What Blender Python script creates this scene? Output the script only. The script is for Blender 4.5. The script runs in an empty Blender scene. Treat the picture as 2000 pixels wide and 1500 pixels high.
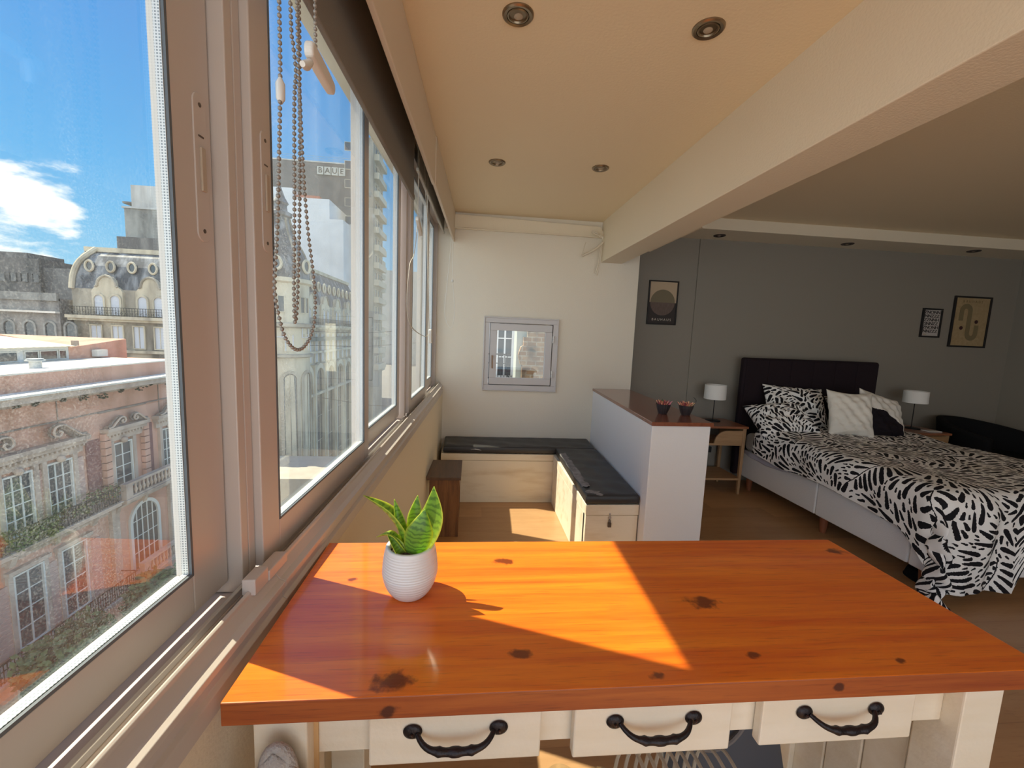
import bpy, bmesh, math, random
import numpy as np
from mathutils import Vector, Matrix
random.seed(7)
S = bpy.context.scene
C = S.collection
# ---------------------------------------------------------------- camera
cam = bpy.data.cameras.new('camera'); co = bpy.data.objects.new('camera', cam); C.objects.link(co)
_a, _b, _g = 9.74766623e-02, 1.16479062e-01, 4.12888295e-02
F = Vector((math.sin(_a)*math.cos(_b), math.cos(_a)*math.cos(_b), -math.sin(_b)))
R0 = Vector((math.cos(_a), -math.sin(_a), 0)); U0 = R0.cross(F)
R = math.cos(_g)*R0 + math.sin(_g)*U0; U = -math.sin(_g)*R0 + math.cos(_g)*U0
m = Matrix((R, U, -F)).transposed().to_4x4(); m.translation = (0, 0, 1.45)
co.matrix_world = m
cam.sensor_width = 36; cam.lens = 36*823.4/2000; cam.clip_start = .02; cam.clip_end = 1500
S.camera = co
# ---------------------------------------------------------------- colour management
S.view_settings.view_transform = 'Standard'; S.view_settings.look = 'None'
S.view_settings.gamma = 1; S.view_settings.use_curve_mapping = False
S.view_settings.exposure = 0.15
# ---------------------------------------------------------------- sky
W = bpy.data.worlds.new('sky'); S.world = W; W.use_nodes = True
nt = W.node_tree; N = nt.nodes; L = nt.links; N.clear()
def nd(t, **k):
    n = N.new(t)
    for a, b in k.items(): setattr(n, a, b)
    return n
def mth(op, a, b=None, c=None, tree=None):
    n = (tree or nt).nodes.new('ShaderNodeMath'); n.operation = op
    for i, v in enumerate((a, b, c)):
        if v is None: continue
        if isinstance(v, (int, float)): n.inputs[i].default_value = v
        else: (tree or nt).links.new(v, n.inputs[i])
    return n.outputs[0]
tc = nd('ShaderNodeTexCoord'); sp = nd('ShaderNodeSeparateXYZ'); L.new(tc.outputs['Generated'], sp.inputs[0])
rp = nd('ShaderNodeValToRGB'); L.new(sp.outputs['Z'], rp.inputs[0])
el = rp.color_ramp.elements; el[0].position = 0; el[0].color = (.62, .82, .95, 1); el[1].position = 1; el[1].color = (.03, .2, .62, 1)
for p, c in ((.09, (.32, .66, .94, 1)), (.25, (.12, .48, .92, 1)), (.5, (.055, .33, .85, 1))):
    e = el.new(p); e.color = c
mp = nd('ShaderNodeMapping'); mp.inputs['Scale'].default_value = (1, 1, 2.6); mp.inputs['Location'].default_value = (.35, .1, 0)
L.new(tc.outputs['Generated'], mp.inputs[0])
nz = nd('ShaderNodeTexNoise'); nz.inputs['Scale'].default_value = 4.6; nz.inputs['Detail'].default_value = 9; nz.inputs['Roughness'].default_value = .58
L.new(mp.outputs[0], nz.inputs[0])
# a bank of cumulus low in the west-north-west, and unseen bright cloud added over the south half as room fill
def sm(v, a, b):
    n = nd('ShaderNodeMapRange', interpolation_type='SMOOTHSTEP'); L.new(v, n.inputs[0]); n.inputs[1].default_value = a; n.inputs[2].default_value = b
    return n.outputs[0]
az = mth('DIVIDE', sp.outputs['X'], mth('MAXIMUM', mth('ABSOLUTE', sp.outputs['Y']), .01))
bank = mth('MULTIPLY', sm(sp.outputs['Z'], .36, .20), sm(sp.outputs['Z'], .0, .06))
bank = mth('MULTIPLY', bank, sm(az, -.72, -.86))
south = sm(sp.outputs['Y'], -.05, -.45)
thr = mth('ADD', nz.outputs[0], mth('ADD', mth('MULTIPLY', bank, .225), mth('MULTIPLY', south, .22)))
cl = sm(thr, .66, .76)
mx = nd('ShaderNodeMix', data_type='RGBA'); L.new(cl, mx.inputs[0]); L.new(rp.outputs[0], mx.inputs[6]); mx.inputs[7].default_value = (1.25, 1.22, 1.18, 1)
bg = nd('ShaderNodeBackground'); L.new(mth('ADD', mth('MULTIPLY', south, .75), 1.0), bg.inputs[1]); L.new(mx.outputs[2], bg.inputs[0])  # unseen south sky brightened further as added fill light
wo = nd('ShaderNodeOutputWorld'); L.new(bg.outputs[0], wo.inputs[0])
# ---------------------------------------------------------------- sun
sl = bpy.data.lights.new('sun', 'SUN'); sl.energy = 9.5; sl.angle = math.radians(.6); sl.color = (1, .87, .66)
so = bpy.data.objects.new('sun', sl); C.objects.link(so); so.location = (-30, 12, 60)
so.rotation_euler = Vector((1, -.406, -1.558)).to_track_quat('-Z', 'Y').to_euler()

# ================================================================ materials
_M = {}
def M(name, col, rough=.55, metal=0., col2=None, ns=8., sc=(1, 1, 1), lo=.35, hi=.7, bump=0., bs=40., coat=0., spec=.5, sub=0., det=4, trans=0.):
    if name in _M: return _M[name]
    mt = bpy.data.materials.new(name); mt.use_nodes = True; t = mt.node_tree; b = t.nodes['Principled BSDF']
    b.inputs['Base Color'].default_value = (*col, 1); b.inputs['Roughness'].default_value = rough; b.inputs['Metallic'].default_value = metal
    b.inputs['Specular IOR Level'].default_value = spec
    if coat: b.inputs['Coat Weight'].default_value = coat; b.inputs['Coat Roughness'].default_value = .12
    tcn = t.nodes.new('ShaderNodeTexCoord')
    if col2 is not None:
        mpn = t.nodes.new('ShaderNodeMapping'); mpn.inputs['Scale'].default_value = sc; t.links.new(tcn.outputs['Object'], mpn.inputs[0])
        n = t.nodes.new('ShaderNodeTexNoise'); n.inputs['Scale'].default_value = ns; n.inputs['Detail'].default_value = det; t.links.new(mpn.outputs[0], n.inputs[0])
        r = t.nodes.new('ShaderNodeMapRange'); r.inputs[1].default_value = lo; r.inputs[2].default_value = hi; t.links.new(n.outputs[0], r.inputs[0])
        x = t.nodes.new('ShaderNodeMix'); x.data_type = 'RGBA'; t.links.new(r.outputs[0], x.inputs[0]); x.inputs[6].default_value = (*col, 1); x.inputs[7].default_value = (*col2, 1)
        t.links.new(x.outputs[2], b.inputs['Base Color'])
    if bump:
        n2 = t.nodes.new('ShaderNodeTexNoise'); n2.inputs['Scale'].default_value = bs; n2.inputs['Detail'].default_value = 3; t.links.new(tcn.outputs['Object'], n2.inputs[0])
        bp = t.nodes.new('ShaderNodeBump'); bp.inputs['Strength'].default_value = bump; bp.inputs['Distance'].default_value = .01; t.links.new(n2.outputs[0], bp.inputs['Height'])
        t.links.new(bp.outputs[0], b.inputs['Normal'])
    if trans: b.inputs['Transmission Weight'].default_value = trans
    _M[name] = mt; return mt
def wood(name, c1, c2, dark, axis=0, scale=1., rough=.4, coat=0., knots=(), stretch=.07, plank=None):
    """grain runs along the given axis of the object"""
    if name in _M: return _M[name]
    mt = bpy.data.materials.new(name); mt.use_nodes = True; t = mt.node_tree; b = t.nodes['Principled BSDF']; k = t.links.new
    b.inputs['Roughness'].default_value = rough
    if coat: b.inputs['Coat Weight'].default_value = coat; b.inputs['Coat Roughness'].default_value = .09
    tcn = t.nodes.new('ShaderNodeTexCoord')
    src = tcn.outputs['Object']
    dens = None
    wn_ = t.nodes.new('ShaderNodeTexNoise'); wn_.inputs['Scale'].default_value = 45; wn_.inputs['Detail'].default_value = 4; k(tcn.outputs['Object'], wn_.inputs[0])
    wob = mth('MULTIPLY', mth('SUBTRACT', wn_.outputs[0], .42, tree=t), 1.6, tree=t)
    for (kx, ky, kz, kr) in knots:
        vs = t.nodes.new('ShaderNodeVectorMath'); vs.operation = 'SUBTRACT'; k(tcn.outputs['Object'], vs.inputs[0]); vs.inputs[1].default_value = (kx, ky, kz)
        vm = t.nodes.new('ShaderNodeVectorMath'); vm.operation = 'MULTIPLY'; k(vs.outputs[0], vm.inputs[0]); vm.inputs[1].default_value = (.62/kr, 1/kr, 1/kr)
        ln0 = t.nodes.new('ShaderNodeVectorMath'); ln0.operation = 'LENGTH'; k(vm.outputs[0], ln0.inputs[0])
        class ln: outputs = {'Value': mth('ADD', ln0.outputs['Value'], wob, tree=t)}
        g = mth('POWER', 2.718, mth('MULTIPLY', mth('MULTIPLY', ln.outputs['Value'], ln.outputs['Value']), -.12, tree=t), tree=t)
        core = t.nodes.new('ShaderNodeMapRange'); core.interpolation_type = 'SMOOTHSTEP'; k(ln.outputs['Value'], core.inputs[0]); core.inputs[1].default_value = .95; core.inputs[2].default_value = .45
        dens = (g, core.outputs[0]) if dens is None else (mth('ADD', dens[0], g, tree=t), mth('MAXIMUM', dens[1], core.outputs[0], tree=t))
    sca = [1/stretch]*3; sca[axis] = 1.
    if dens:
        cb = t.nodes.new('ShaderNodeCombineXYZ'); k(mth('MULTIPLY', dens[0], .035, tree=t), cb.inputs[1])
        va = t.nodes.new('ShaderNodeVectorMath'); va.operation = 'ADD'; k(src, va.inputs[0]); k(cb.outputs[0], va.inputs[1]); src = va.outputs[0]
    mp1 = t.nodes.new('ShaderNodeMapping'); mp1.inputs['Scale'].default_value = [v*scale for v in sca]; k(src, mp1.inputs[0])
    n1 = t.nodes.new('ShaderNodeTexNoise'); n1.inputs['Scale'].default_value = 2.2; n1.inputs['Detail'].default_value = 5; n1.inputs['Distortion'].default_value = .6; k(mp1.outputs[0], n1.inputs[0])
    n2 = t.nodes.new('ShaderNodeTexNoise'); n2.inputs['Scale'].default_value = 14; n2.inputs['Detail'].default_value = 3; k(mp1.outputs[0], n2.inputs[0])
    ra = t.nodes.new('ShaderNodeValToRGB'); e = ra.color_ramp.elements; e[0].position = .3; e[0].color = (*c1, 1); e[1].position = .72; e[1].color = (*c2, 1)
    k(n1.outputs[0], ra.inputs[0])
    x = t.nodes.new('ShaderNodeMix'); x.data_type = 'RGBA'; rr = t.nodes.new('ShaderNodeMapRange'); rr.inputs[1].default_value = .55; rr.inputs[2].default_value = .8; rr.inputs[4].default_value = .55
    k(n2.outputs[0], rr.inputs[0]); k(rr.outputs[0], x.inputs[0]); k(ra.outputs[0], x.inputs[6]); x.inputs[7].default_value = (*dark, 1)
    out = x.outputs[2]
    if dens:
        x2 = t.nodes.new('ShaderNodeMix'); x2.data_type = 'RGBA'; k(mth('MULTIPLY', dens[1], .88, tree=t), x2.inputs[0]); k(out, x2.inputs[6]); x2.inputs[7].default_value = (dark[0]*.35, dark[1]*.3, dark[2]*.4, 1); out = x2.outputs[2]
    if plank:
        pw, pl = plank
        sp_ = t.nodes.new('ShaderNodeSeparateXYZ'); k(tcn.outputs['Object'], sp_.inputs[0])
        oth = 1 - axis
        row = mth('FLOOR', mth('DIVIDE', sp_.outputs[oth], pw, tree=t), tree=t)
        sh = mth('MULTIPLY', row, .37*pl, tree=t)
        colm = mth('FLOOR', mth('DIVIDE', mth('ADD', sp_.outputs[axis], sh, tree=t), pl, tree=t), tree=t)
        wn = t.nodes.new('ShaderNodeTexWhiteNoise'); wn.noise_dimensions = '2D'; cb = t.nodes.new('ShaderNodeCombineXYZ'); k(row, cb.inputs[0]); k(colm, cb.inputs[1]); k(cb.outputs[0], wn.inputs[0])
        fr = mth('FRACT', mth('DIVIDE', sp_.outputs[oth], pw, tree=t), tree=t)
        gap = mth('LESS_THAN', fr, .02, tree=t)
        hs = t.nodes.new('ShaderNodeHueSaturation'); k(out, hs.inputs['Color']); k(mth('ADD', mth('MULTIPLY', wn.outputs[0], .28, tree=t), .86, tree=t), hs.inputs['Value'])
        x3 = t.nodes.new('ShaderNodeMix'); x3.data_type = 'RGBA'; k(mth('MULTIPLY', gap, .6, tree=t), x3.inputs[0]); k(hs.outputs[0], x3.inputs[6]); x3.inputs[7].default_value = (*dark, 1); out = x3.outputs[2]
    k(out, b.inputs['Base Color'])
    bp = t.nodes.new('ShaderNodeBump'); bp.inputs['Strength'].default_value = .12; bp.inputs['Distance'].default_value = .002; k(n2.outputs[0], bp.inputs['Height']); k(bp.outputs[0], b.inputs['Normal'])
    _M[name] = mt; return mt
def attr_mat(name, dark, light, rough=.8, bump=.15, tint=None):
    """cloth printed with the pattern stored per vertex in 'ink' (0 light, 1 dark)"""
    mt = bpy.data.materials.new(name); mt.use_nodes = True; t = mt.node_tree; b = t.nodes['Principled BSDF']; k = t.links.new
    at = t.nodes.new('ShaderNodeAttribute'); at.attribute_name = 'ink'
    r = t.nodes.new('ShaderNodeMapRange'); r.inputs[1].default_value = .4; r.inputs[2].default_value = .6; k(at.outputs['Fac'], r.inputs[0])
    x = t.nodes.new('ShaderNodeMix'); x.data_type = 'RGBA'; k(r.outputs[0], x.inputs[0]); x.inputs[6].default_value = (*light, 1); x.inputs[7].default_value = (*dark, 1)
    k(x.outputs[2], b.inputs['Base Color']); b.inputs['Roughness'].default_value = rough; b.inputs['Specular IOR Level'].default_value = .2
    n = t.nodes.new('ShaderNodeTexNoise'); n.inputs['Scale'].default_value = 25; tcn = t.nodes.new('ShaderNodeTexCoord'); k(tcn.outputs['Object'], n.inputs[0])
    bp = t.nodes.new('ShaderNodeBump'); bp.inputs['Strength'].default_value = bump; bp.inputs['Distance'].default_value = .01; k(n.outputs[0], bp.inputs['Height']); k(bp.outputs[0], b.inputs['Normal'])
    return mt
def glass_mat(name, tint=(.96, .99, .98), dirt=.05, refl=1.):
    mt = bpy.data.materials.new(name); mt.use_nodes = True; t = mt.node_tree; k = t.links.new; t.nodes.clear()
    o = t.nodes.new('ShaderNodeOutputMaterial'); tr = t.nodes.new('ShaderNodeBsdfTransparent'); tr.inputs[0].default_value = (*tint, 1)
    gl = t.nodes.new('ShaderNodeBsdfGlossy'); gl.inputs['Roughness'].default_value = .0; gl.inputs[0].default_value = (1, 1, 1, 1)
    lw = t.nodes.new('ShaderNodeLayerWeight'); lw.inputs[0].default_value = .5
    p5 = mth('POWER', lw.outputs['Facing'], 5.0, tree=t)
    fc = mth('ADD', mth('MULTIPLY', p5, .85*refl, tree=t), .045*refl, tree=t)
    m1 = t.nodes.new('ShaderNodeMixShader'); k(fc, m1.inputs[0]); k(tr.outputs[0], m1.inputs[1]); k(gl.outputs[0], m1.inputs[2])
    tcn = t.nodes.new('ShaderNodeTexCoord'); n = t.nodes.new('ShaderNodeTexNoise'); n.inputs['Scale'].default_value = 420; n.inputs['Detail'].default_value = 4; k(tcn.outputs['Object'], n.inputs[0])
    mpn = t.nodes.new('ShaderNodeMapping'); mpn.inputs['Scale'].default_value = (3, 3, .6); k(tcn.outputs['Object'], mpn.inputs[0])
    n3 = t.nodes.new('ShaderNodeTexNoise'); n3.inputs['Scale'].default_value = 3; n3.inputs['Detail'].default_value = 3; k(mpn.outputs[0], n3.inputs[0])
    r = t.nodes.new('ShaderNodeMapRange'); r.inputs[1].default_value = .5; r.inputs[2].default_value = .68; r.inputs[4].default_value = dirt*2.2; k(n.outputs[0], r.inputs[0])
    r3 = t.nodes.new('ShaderNodeMapRange'); r3.inputs[1].default_value = .42; r3.inputs[2].default_value = .7; k(n3.outputs[0], r3.inputs[0])
    fd = mth('ADD', mth('MULTIPLY', r.outputs[0], r3.outputs[0], tree=t), dirt*.3, tree=t)
    df = t.nodes.new('ShaderNodeBsdfTranslucent'); df.inputs[0].default_value = (.8, .82, .8, 1)
    m2 = t.nodes.new('ShaderNodeMixShader'); k(fd, m2.inputs[0]); k(m1.outputs[0], m2.inputs[1]); k(df.outputs[0], m2.inputs[2]); k(m2.outputs[0], o.inputs[0])
    return mt

# ================================================================ mesh builder
WL = {}
class MB:
    def __init__(s, T=None): s.v = []; s.f = []; s.T = T
    def add(s, vs, fs):
        n = len(s.v)
        if s.T: vs = [s.T(*p) for p in vs]
        s.v.extend(tuple(p) for p in vs); s.f.extend(tuple(i+n for i in f) for f in fs); return s
    def box(s, x0, x1, y0, y1, z0, z1):
        v = [(x, y, z) for z in (z0, z1) for y in (y0, y1) for x in (x0, x1)]
        return s.add(v, [(0, 2, 3, 1), (4, 5, 7, 6), (0, 1, 5, 4), (2, 6, 7, 3), (0, 4, 6, 2), (1, 3, 7, 5)])
    def hexa(s, p): return s.add(p, [(0, 3, 2, 1), (4, 5, 6, 7), (0, 1, 5, 4), (1, 2, 6, 5), (2, 3, 7, 6), (3, 0, 4, 7)])
    def prism(s, pts, ax, a0, a1):
        n = len(pts)
        def mk(p, a): return {'x': (a, p[0], p[1]), 'y': (p[0], a, p[1]), 'z': (p[0], p[1], a)}[ax]
        v = [mk(p, a0) for p in pts] + [mk(p, a1) for p in pts]
        return s.add(v, [tuple(range(n))[::-1], tuple(range(n, 2*n))] + [(i, (i+1) % n, n+(i+1) % n, n+i) for i in range(n)])
    def tube(s, path, r, n=8, closed=False, flat=1.):
        P = [Vector(p) for p in path]; k = len(P); rs = r if isinstance(r, (list, tuple)) else [r]*k
        up = None; v = []
        for i in range(k):
            a = P[(i-1) % k] if (closed or i) else P[i]; b = P[(i+1) % k] if (closed or i < k-1) else P[i]
            t = (b-a).normalized() if (b-a).length > 1e-9 else Vector((0, 0, 1))
            if up is None: up = t.orthogonal().normalized()
            up = up - t*up.dot(t); up = up.normalized() if up.length > 1e-6 else t.orthogonal().normalized()
            w = t.cross(up)
            for j in range(n):
                q = 2*math.pi*j/n; v.append(P[i] + up*math.cos(q)*rs[i] + w*math.sin(q)*rs[i]*flat)
        f = []
        for i in range(k if closed else k-1):
            for j in range(n): f.append((i*n+j, i*n+(j+1) % n, ((i+1) % k)*n+(j+1) % n, ((i+1) % k)*n+j))
        if not closed: f += [tuple(range(n))[::-1], tuple((k-1)*n+j for j in range(n))]
        return s.add(v, f)
    def lathe(s, prof, c=(0, 0, 0), n=32, ax='z', arc=(0, 2*math.pi)):
        full = abs(arc[1]-arc[0]-2*math.pi) < 1e-6; m_ = n if full else n+1; v = []
        for r, h in prof:
            for j in range(m_):
                q = arc[0] + (arc[1]-arc[0])*j/n; a, b = r*math.cos(q), r*math.sin(q)
                v.append({'z': (c[0]+a, c[1]+b, c[2]+h), 'y': (c[0]+a, c[1]+h, c[2]+b), 'x': (c[0]+h, c[1]+a, c[2]+b)}[ax])
        f = []
        for i in range(len(prof)-1):
            for j in range(n): j2 = (j+1) % m_; f.append((i*m_+j, i*m_+j2, (i+1)*m_+j2, (i+1)*m_+j))
        if full:
            if prof[0][0] > 1e-6: f.append(tuple(range(m_))[::-1])
            if prof[-1][0] > 1e-6: f.append(tuple((len(prof)-1)*m_+j for j in range(m_)))
        return s.add(v, f)
    def cyl(s, c, r, h, n=24, ax='z', r2=None): return s.lathe([(r, 0), (r2 if r2 is not None else r, h)], c, n, ax)
    def ball(s, c, r, n=10, m_=6, sc=(1, 1, 1)):
        v = []; f = []
        for i in range(1, m_):
            t = math.pi*i/m_
            for j in range(n): q = 2*math.pi*j/n; v.append((c[0]+r*sc[0]*math.sin(t)*math.cos(q), c[1]+r*sc[1]*math.sin(t)*math.sin(q), c[2]+r*sc[2]*math.cos(t)))
        a = len(v); v += [(c[0], c[1], c[2]+r*sc[2]), (c[0], c[1], c[2]-r*sc[2])]
        for i in range(m_-2):
            for j in range(n): f.append((i*n+j, (i+1)*n+j, (i+1)*n+(j+1) % n, i*n+(j+1) % n))
        for j in range(n): f.append((a, j, (j+1) % n)); f.append((a+1, (m_-2)*n+(j+1) % n, (m_-2)*n+j))
        return s.add(v, f)
    def grid(s, fn, nu, nv):
        v = [fn(i/nu, j/nv) for j in range(nv+1) for i in range(nu+1)]
        f = [(j*(nu+1)+i, j*(nu+1)+i+1, (j+1)*(nu+1)+i+1, (j+1)*(nu+1)+i) for j in range(nv) for i in range(nu)]
        return s.add(v, f)
    def build(s, name, mt, parent=None, smooth=False, bevel=0., solid=0., loc=None, sub=0, ang=.7, segs=2):
        P = np.array(s.v, float)
        if parent is not None: o0 = WL[parent.name]
        elif loc is not None: o0 = Vector(loc)
        else:
            lo = P.min(0); hi = P.max(0); o0 = Vector(((lo[0]+hi[0])/2, (lo[1]+hi[1])/2, lo[2]))
        me = bpy.data.meshes.new(name); me.from_pydata((P-np.array(o0)).tolist(), [], s.f); me.update()
        bm = bmesh.new(); bm.from_mesh(me); bmesh.ops.recalc_face_normals(bm, faces=bm.faces)
        if smooth:
            for f in bm.faces: f.smooth = True
            for e in bm.edges:
                if len(e.link_faces) == 2 and e.calc_face_angle(0) > ang: e.smooth = False
        bm.to_mesh(me); bm.free()
        me.materials.append(mt)
        o = bpy.data.objects.new(name, me); C.objects.link(o)
        if parent is not None: o.parent = parent; WL[o.name] = o0
        else: o.location = o0; WL[o.name] = o0
        if solid: q = o.modifiers.new('solid', 'SOLIDIFY'); q.thickness = solid; q.offset = 0
        if bevel: q = o.modifiers.new('bevel', 'BEVEL'); q.width = bevel; q.segments = segs; q.limit_method = 'ANGLE'; q.angle_limit = .6; q.harden_normals = False
        if sub: q = o.modifiers.new('sub', 'SUBSURF'); q.levels = q.render_levels = sub
        return o
def tag(o, label, cat, group=None, kind=None):
    o['label'] = label; o['category'] = cat
    if group: o['group'] = group
    if kind: o['kind'] = kind
    return o
def thing(name, label, cat, loc, group=None):
    o = bpy.data.objects.new(name, None); o.empty_display_size = .05; C.objects.link(o); o.location = loc; WL[o.name] = Vector(loc)
    return tag(o, label, cat, group)
def structure(name, loc=None, o=None, label=None):
    if o is None:
        o = bpy.data.objects.new(name, None); o.empty_display_size = .05; C.objects.link(o); o.location = loc; WL[o.name] = Vector(loc)
    o['kind'] = 'structure'
    return o
def copy_tree(o, loc=None, parent=None):
    c = o.copy(); C.objects.link(c); WL[c.name] = Vector(loc) if loc is not None else WL[o.name]
    if parent is not None: c.parent = parent
    if loc is not None: c.location = loc
    for ch in list(o.children): copy_tree(ch, None, c)
    return c
def text_mb(txt, size, T, depth=.0, space=1.):
    """mesh data of a line of lettering; T maps (x along line, height) to the world"""
    cu = bpy.data.curves.new('lettering', 'FONT'); cu.body = txt; cu.size = size; cu.align_x = 'CENTER'; cu.align_y = 'CENTER'; cu.space_character = space; cu.resolution_u = 3
    ob = bpy.data.objects.new('lettering', cu); C.objects.link(ob); dg = bpy.context.evaluated_depsgraph_get(); me = bpy.data.meshes.new_from_object(ob.evaluated_get(dg))
    mb = MB(); mb.add([T(v.co.x, v.co.y) for v in me.vertices], [tuple(p.vertices) for p in me.polygons])
    bpy.data.objects.remove(ob); bpy.data.curves.remove(cu); bpy.data.meshes.remove(me)
    return mb

# ---- shared materials
paint = M('warm_white_paint', (.82, .73, .57), .6, bump=.12, bs=120)
ceil_m = M('ceiling_paint', (.86, .72, .50), .65, bump=.1, bs=90)
whitew = M('white_wall_paint', (.80, .735, .62), .6, bump=.12, bs=120)
greyp = M('grey_wall_paint', (.28, .255, .215), .65, bump=.12, bs=120)
alu = M('lacquered_aluminium', (.60, .54, .50), .32, spec=.6)
aludk = M('shadow_gap_rubber', (.02, .02, .02), .6)
alul = M('bare_aluminium_rail', (.72, .72, .70), .28, metal=.7)
plastic = M('white_plastic', (.72, .69, .64), .4)
iron = M('black_wrought_iron', (.018, .016, .016), .45, metal=.4, bump=.3, bs=200)
# ================================================================ room shell
floor_m = wood('laminate_floor', (.47, .26, .12), (.53, .31, .15), (.34, .175, .08), axis=0, scale=1., rough=.34, plank=(.19, 1.25), stretch=.12)
o = MB().box(-.42, 6.1, -3.2, 4.3, -.12, 0).build('floor', floor_m); structure('floor', o=o)
o = MB().box(-.42, 1.14, -3.2, 3.88, 2.49, 2.62).build('ceiling', ceil_m); structure('ceiling', o=o)
o = MB().box(1.30, 6.1, -3.2, 4.3, 2.575, 2.7).build('ceiling', ceil_m); structure('ceiling', o=o)
# alcove end wall, with an opening for the small window
mb = MB(); X0, X1, Z0, Z1 = .125, .755, .955, 1.58
mb.box(-.46, X0, 3.86, 4.06, -.1, 2.62).box(X1, 1.51, 3.86, 4.34, -.1, 2.62).box(X0, X1, 3.86, 4.06, -.1, Z0).box(X0, X1, 3.86, 4.06, Z1, 2.62)
structure('wall_far', o=mb.build('wall_far', whitew))
mb = MB().box(1.51, 2.235, 4.165, 4.34, -.1, 2.6).box(2.235, 6.1, 4.15, 4.34, -.1, 2.6)
structure('wall_bedroom', o=mb.build('wall_bedroom', greyp))
structure('wall_back_blocker', o=MB().box(3.4, 5.9, -3.2, -3.05, -.1, 2.6).build('wall_back_blocker', whitew))  # unseen part-width wall added behind the camera to darken the bedroom's right side
structure('wall_right', o=MB().box(5.9, 6.1, -3.2, 4.15, -.1, 2.6).build('wall_right', greyp))
# beam, soffit, boxed pipe
structure('trim_1', o=MB().box(1.14, 1.345, -3.2, 3.86, 2.135, 2.6).build('trim_1', paint, bevel=.004))
structure('trim_2', o=MB().box(1.345, 5.9, 3.78, 4.19, 2.475, 2.6).build('trim_2', paint, bevel=.003))
structure('trim_3', o=MB().box(1.345, 1.50, 2.76, 3.61, 2.205, 2.58).build('trim_3', paint, bevel=.003))
# low partition wall and its wooden cap
pw = structure('wall_partition', (1.06, 2.33, 0))
MB().hexa([(1.062, 2.335, 0), (1.43, 2.345, 0), (1.495, 3.86, 0), (1.15, 3.86, 0), (1.062, 2.335, .955), (1.43, 2.345, .955), (1.495, 3.86, .955), (1.15, 3.86, .955)]).build('masonry', M('partition_paint', (.83, .81, .80), .55, bump=.15, bs=90), pw, bevel=.004)
capm = wood('dark_varnished_wood', (.20, .06, .03), (.29, .095, .045), (.09, .025, .015), axis=1, rough=.22, coat=.6)
MB().hexa([(1.055, 2.322, .955), (1.442, 2.333, .955), (1.505, 3.86, .955), (1.143, 3.86, .955), (1.055, 2.322, .978), (1.442, 2.333, .978), (1.505, 3.86, .978), (1.143, 3.86, .978)]).build('wooden_cap', capm, pw, bevel=.003)
for s_ in (0,):
    structure('baseboard_far', o=MB().box(1.5, 5.9, 4.13, 4.19, 0, .07).build('baseboard_far', greyp))

# ================================================================ window wall (slightly out of square with the room)
def WT(off, u, z): return (-0.384+off+.03*u, u, z)
def WQ0(off, u, z): return (-.3888+off+.036*u, u, z)
structure('wall_left', o=MB(WQ0).hexa([(-.22, -1.6, -.1), (-.008, -1.6, -.1), (-.008, 3.9, -.1), (-.22, 3.9, -.1), (-.22, -1.6, .845), (-.008, -1.6, .845), (-.008, 3.9, .905), (-.22, 3.9, .905)]).build('wall_left', paint))
structure('wall_left', o=MB(WQ0).box(-.22, -.035, -1.6, 3.9, 2.385, 2.62).build('wall_left', paint))
# pelmet board in front of the blinds, in two lengths
structure('trim_4', o=MB(WT).box(.068, .086, -1.6, 2.42, 2.236, 2.488).build('trim_4', M('pelmet_paint', (.70, .60, .48), .5), bevel=.004))
structure('trim_5', o=MB(WT).box(.072, .09, 2.425, 3.86, 2.238, 2.488).build('trim_5', M('pelmet_paint', (.7, .6, .48), .5), bevel=.004))
glass = glass_mat('window_glass', dirt=.035, refl=1.5)
glass_b = glass_mat('window_glass_dusty', dirt=.075, tint=(.93, .97, .97))
spacer_m = bpy.data.materials.new('perforated_spacer'); spacer_m.use_nodes = True
t = spacer_m.node_tree; b = t.nodes['Principled BSDF']; tcn = t.nodes.new('ShaderNodeTexCoord'); sx = t.nodes.new('ShaderNodeSeparateXYZ'); t.links.new(tcn.outputs['Object'], sx.inputs[0])
gn = t.nodes.new('ShaderNodeNewGeometry'); sn_ = t.nodes.new('ShaderNodeSeparateXYZ'); t.links.new(gn.outputs['Normal'], sn_.inputs[0])
usez = mth('GREATER_THAN', mth('ABSOLUTE', sn_.outputs[1], tree=t), .5, tree=t)
along = mth('ADD', mth('MULTIPLY', sx.outputs[2], usez, tree=t), mth('MULTIPLY', sx.outputs[1], mth('SUBTRACT', 1., usez, tree=t), tree=t), tree=t)
d1 = mth('ABSOLUTE', mth('SUBTRACT', mth('FRACT', mth('MULTIPLY', along, 230., tree=t), tree=t), .5, tree=t), tree=t)
d2 = mth('ABSOLUTE', mth('SUBTRACT', mth('FRACT', mth('MULTIPLY', mth('SUBTRACT', sx.outputs[0], mth('MULTIPLY', sx.outputs[1], .03, tree=t), tree=t), 230., tree=t), tree=t), .5, tree=t), tree=t)
dd = mth('LESS_THAN', mth('MAXIMUM', d1, d2, tree=t), .28, tree=t)
x = t.nodes.new('ShaderNodeMix'); x.data_type = 'RGBA'; t.links.new(dd, x.inputs[0]); x.inputs[6].default_value = (.75, .78, .78, 1); x.inputs[7].default_value = (.3, .34, .36, 1); t.links.new(x.outputs[2], b.inputs['Base Color'])
b.inputs['Roughness'].default_value = .35; b.inputs['Metallic'].default_value = .3
ZB, ZT = .950, 2.343          # bottom and top of the sashes
def WQ(off, u, z): return (-.3888+off+.036*u, u, z+.011*(u-.8))
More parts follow.
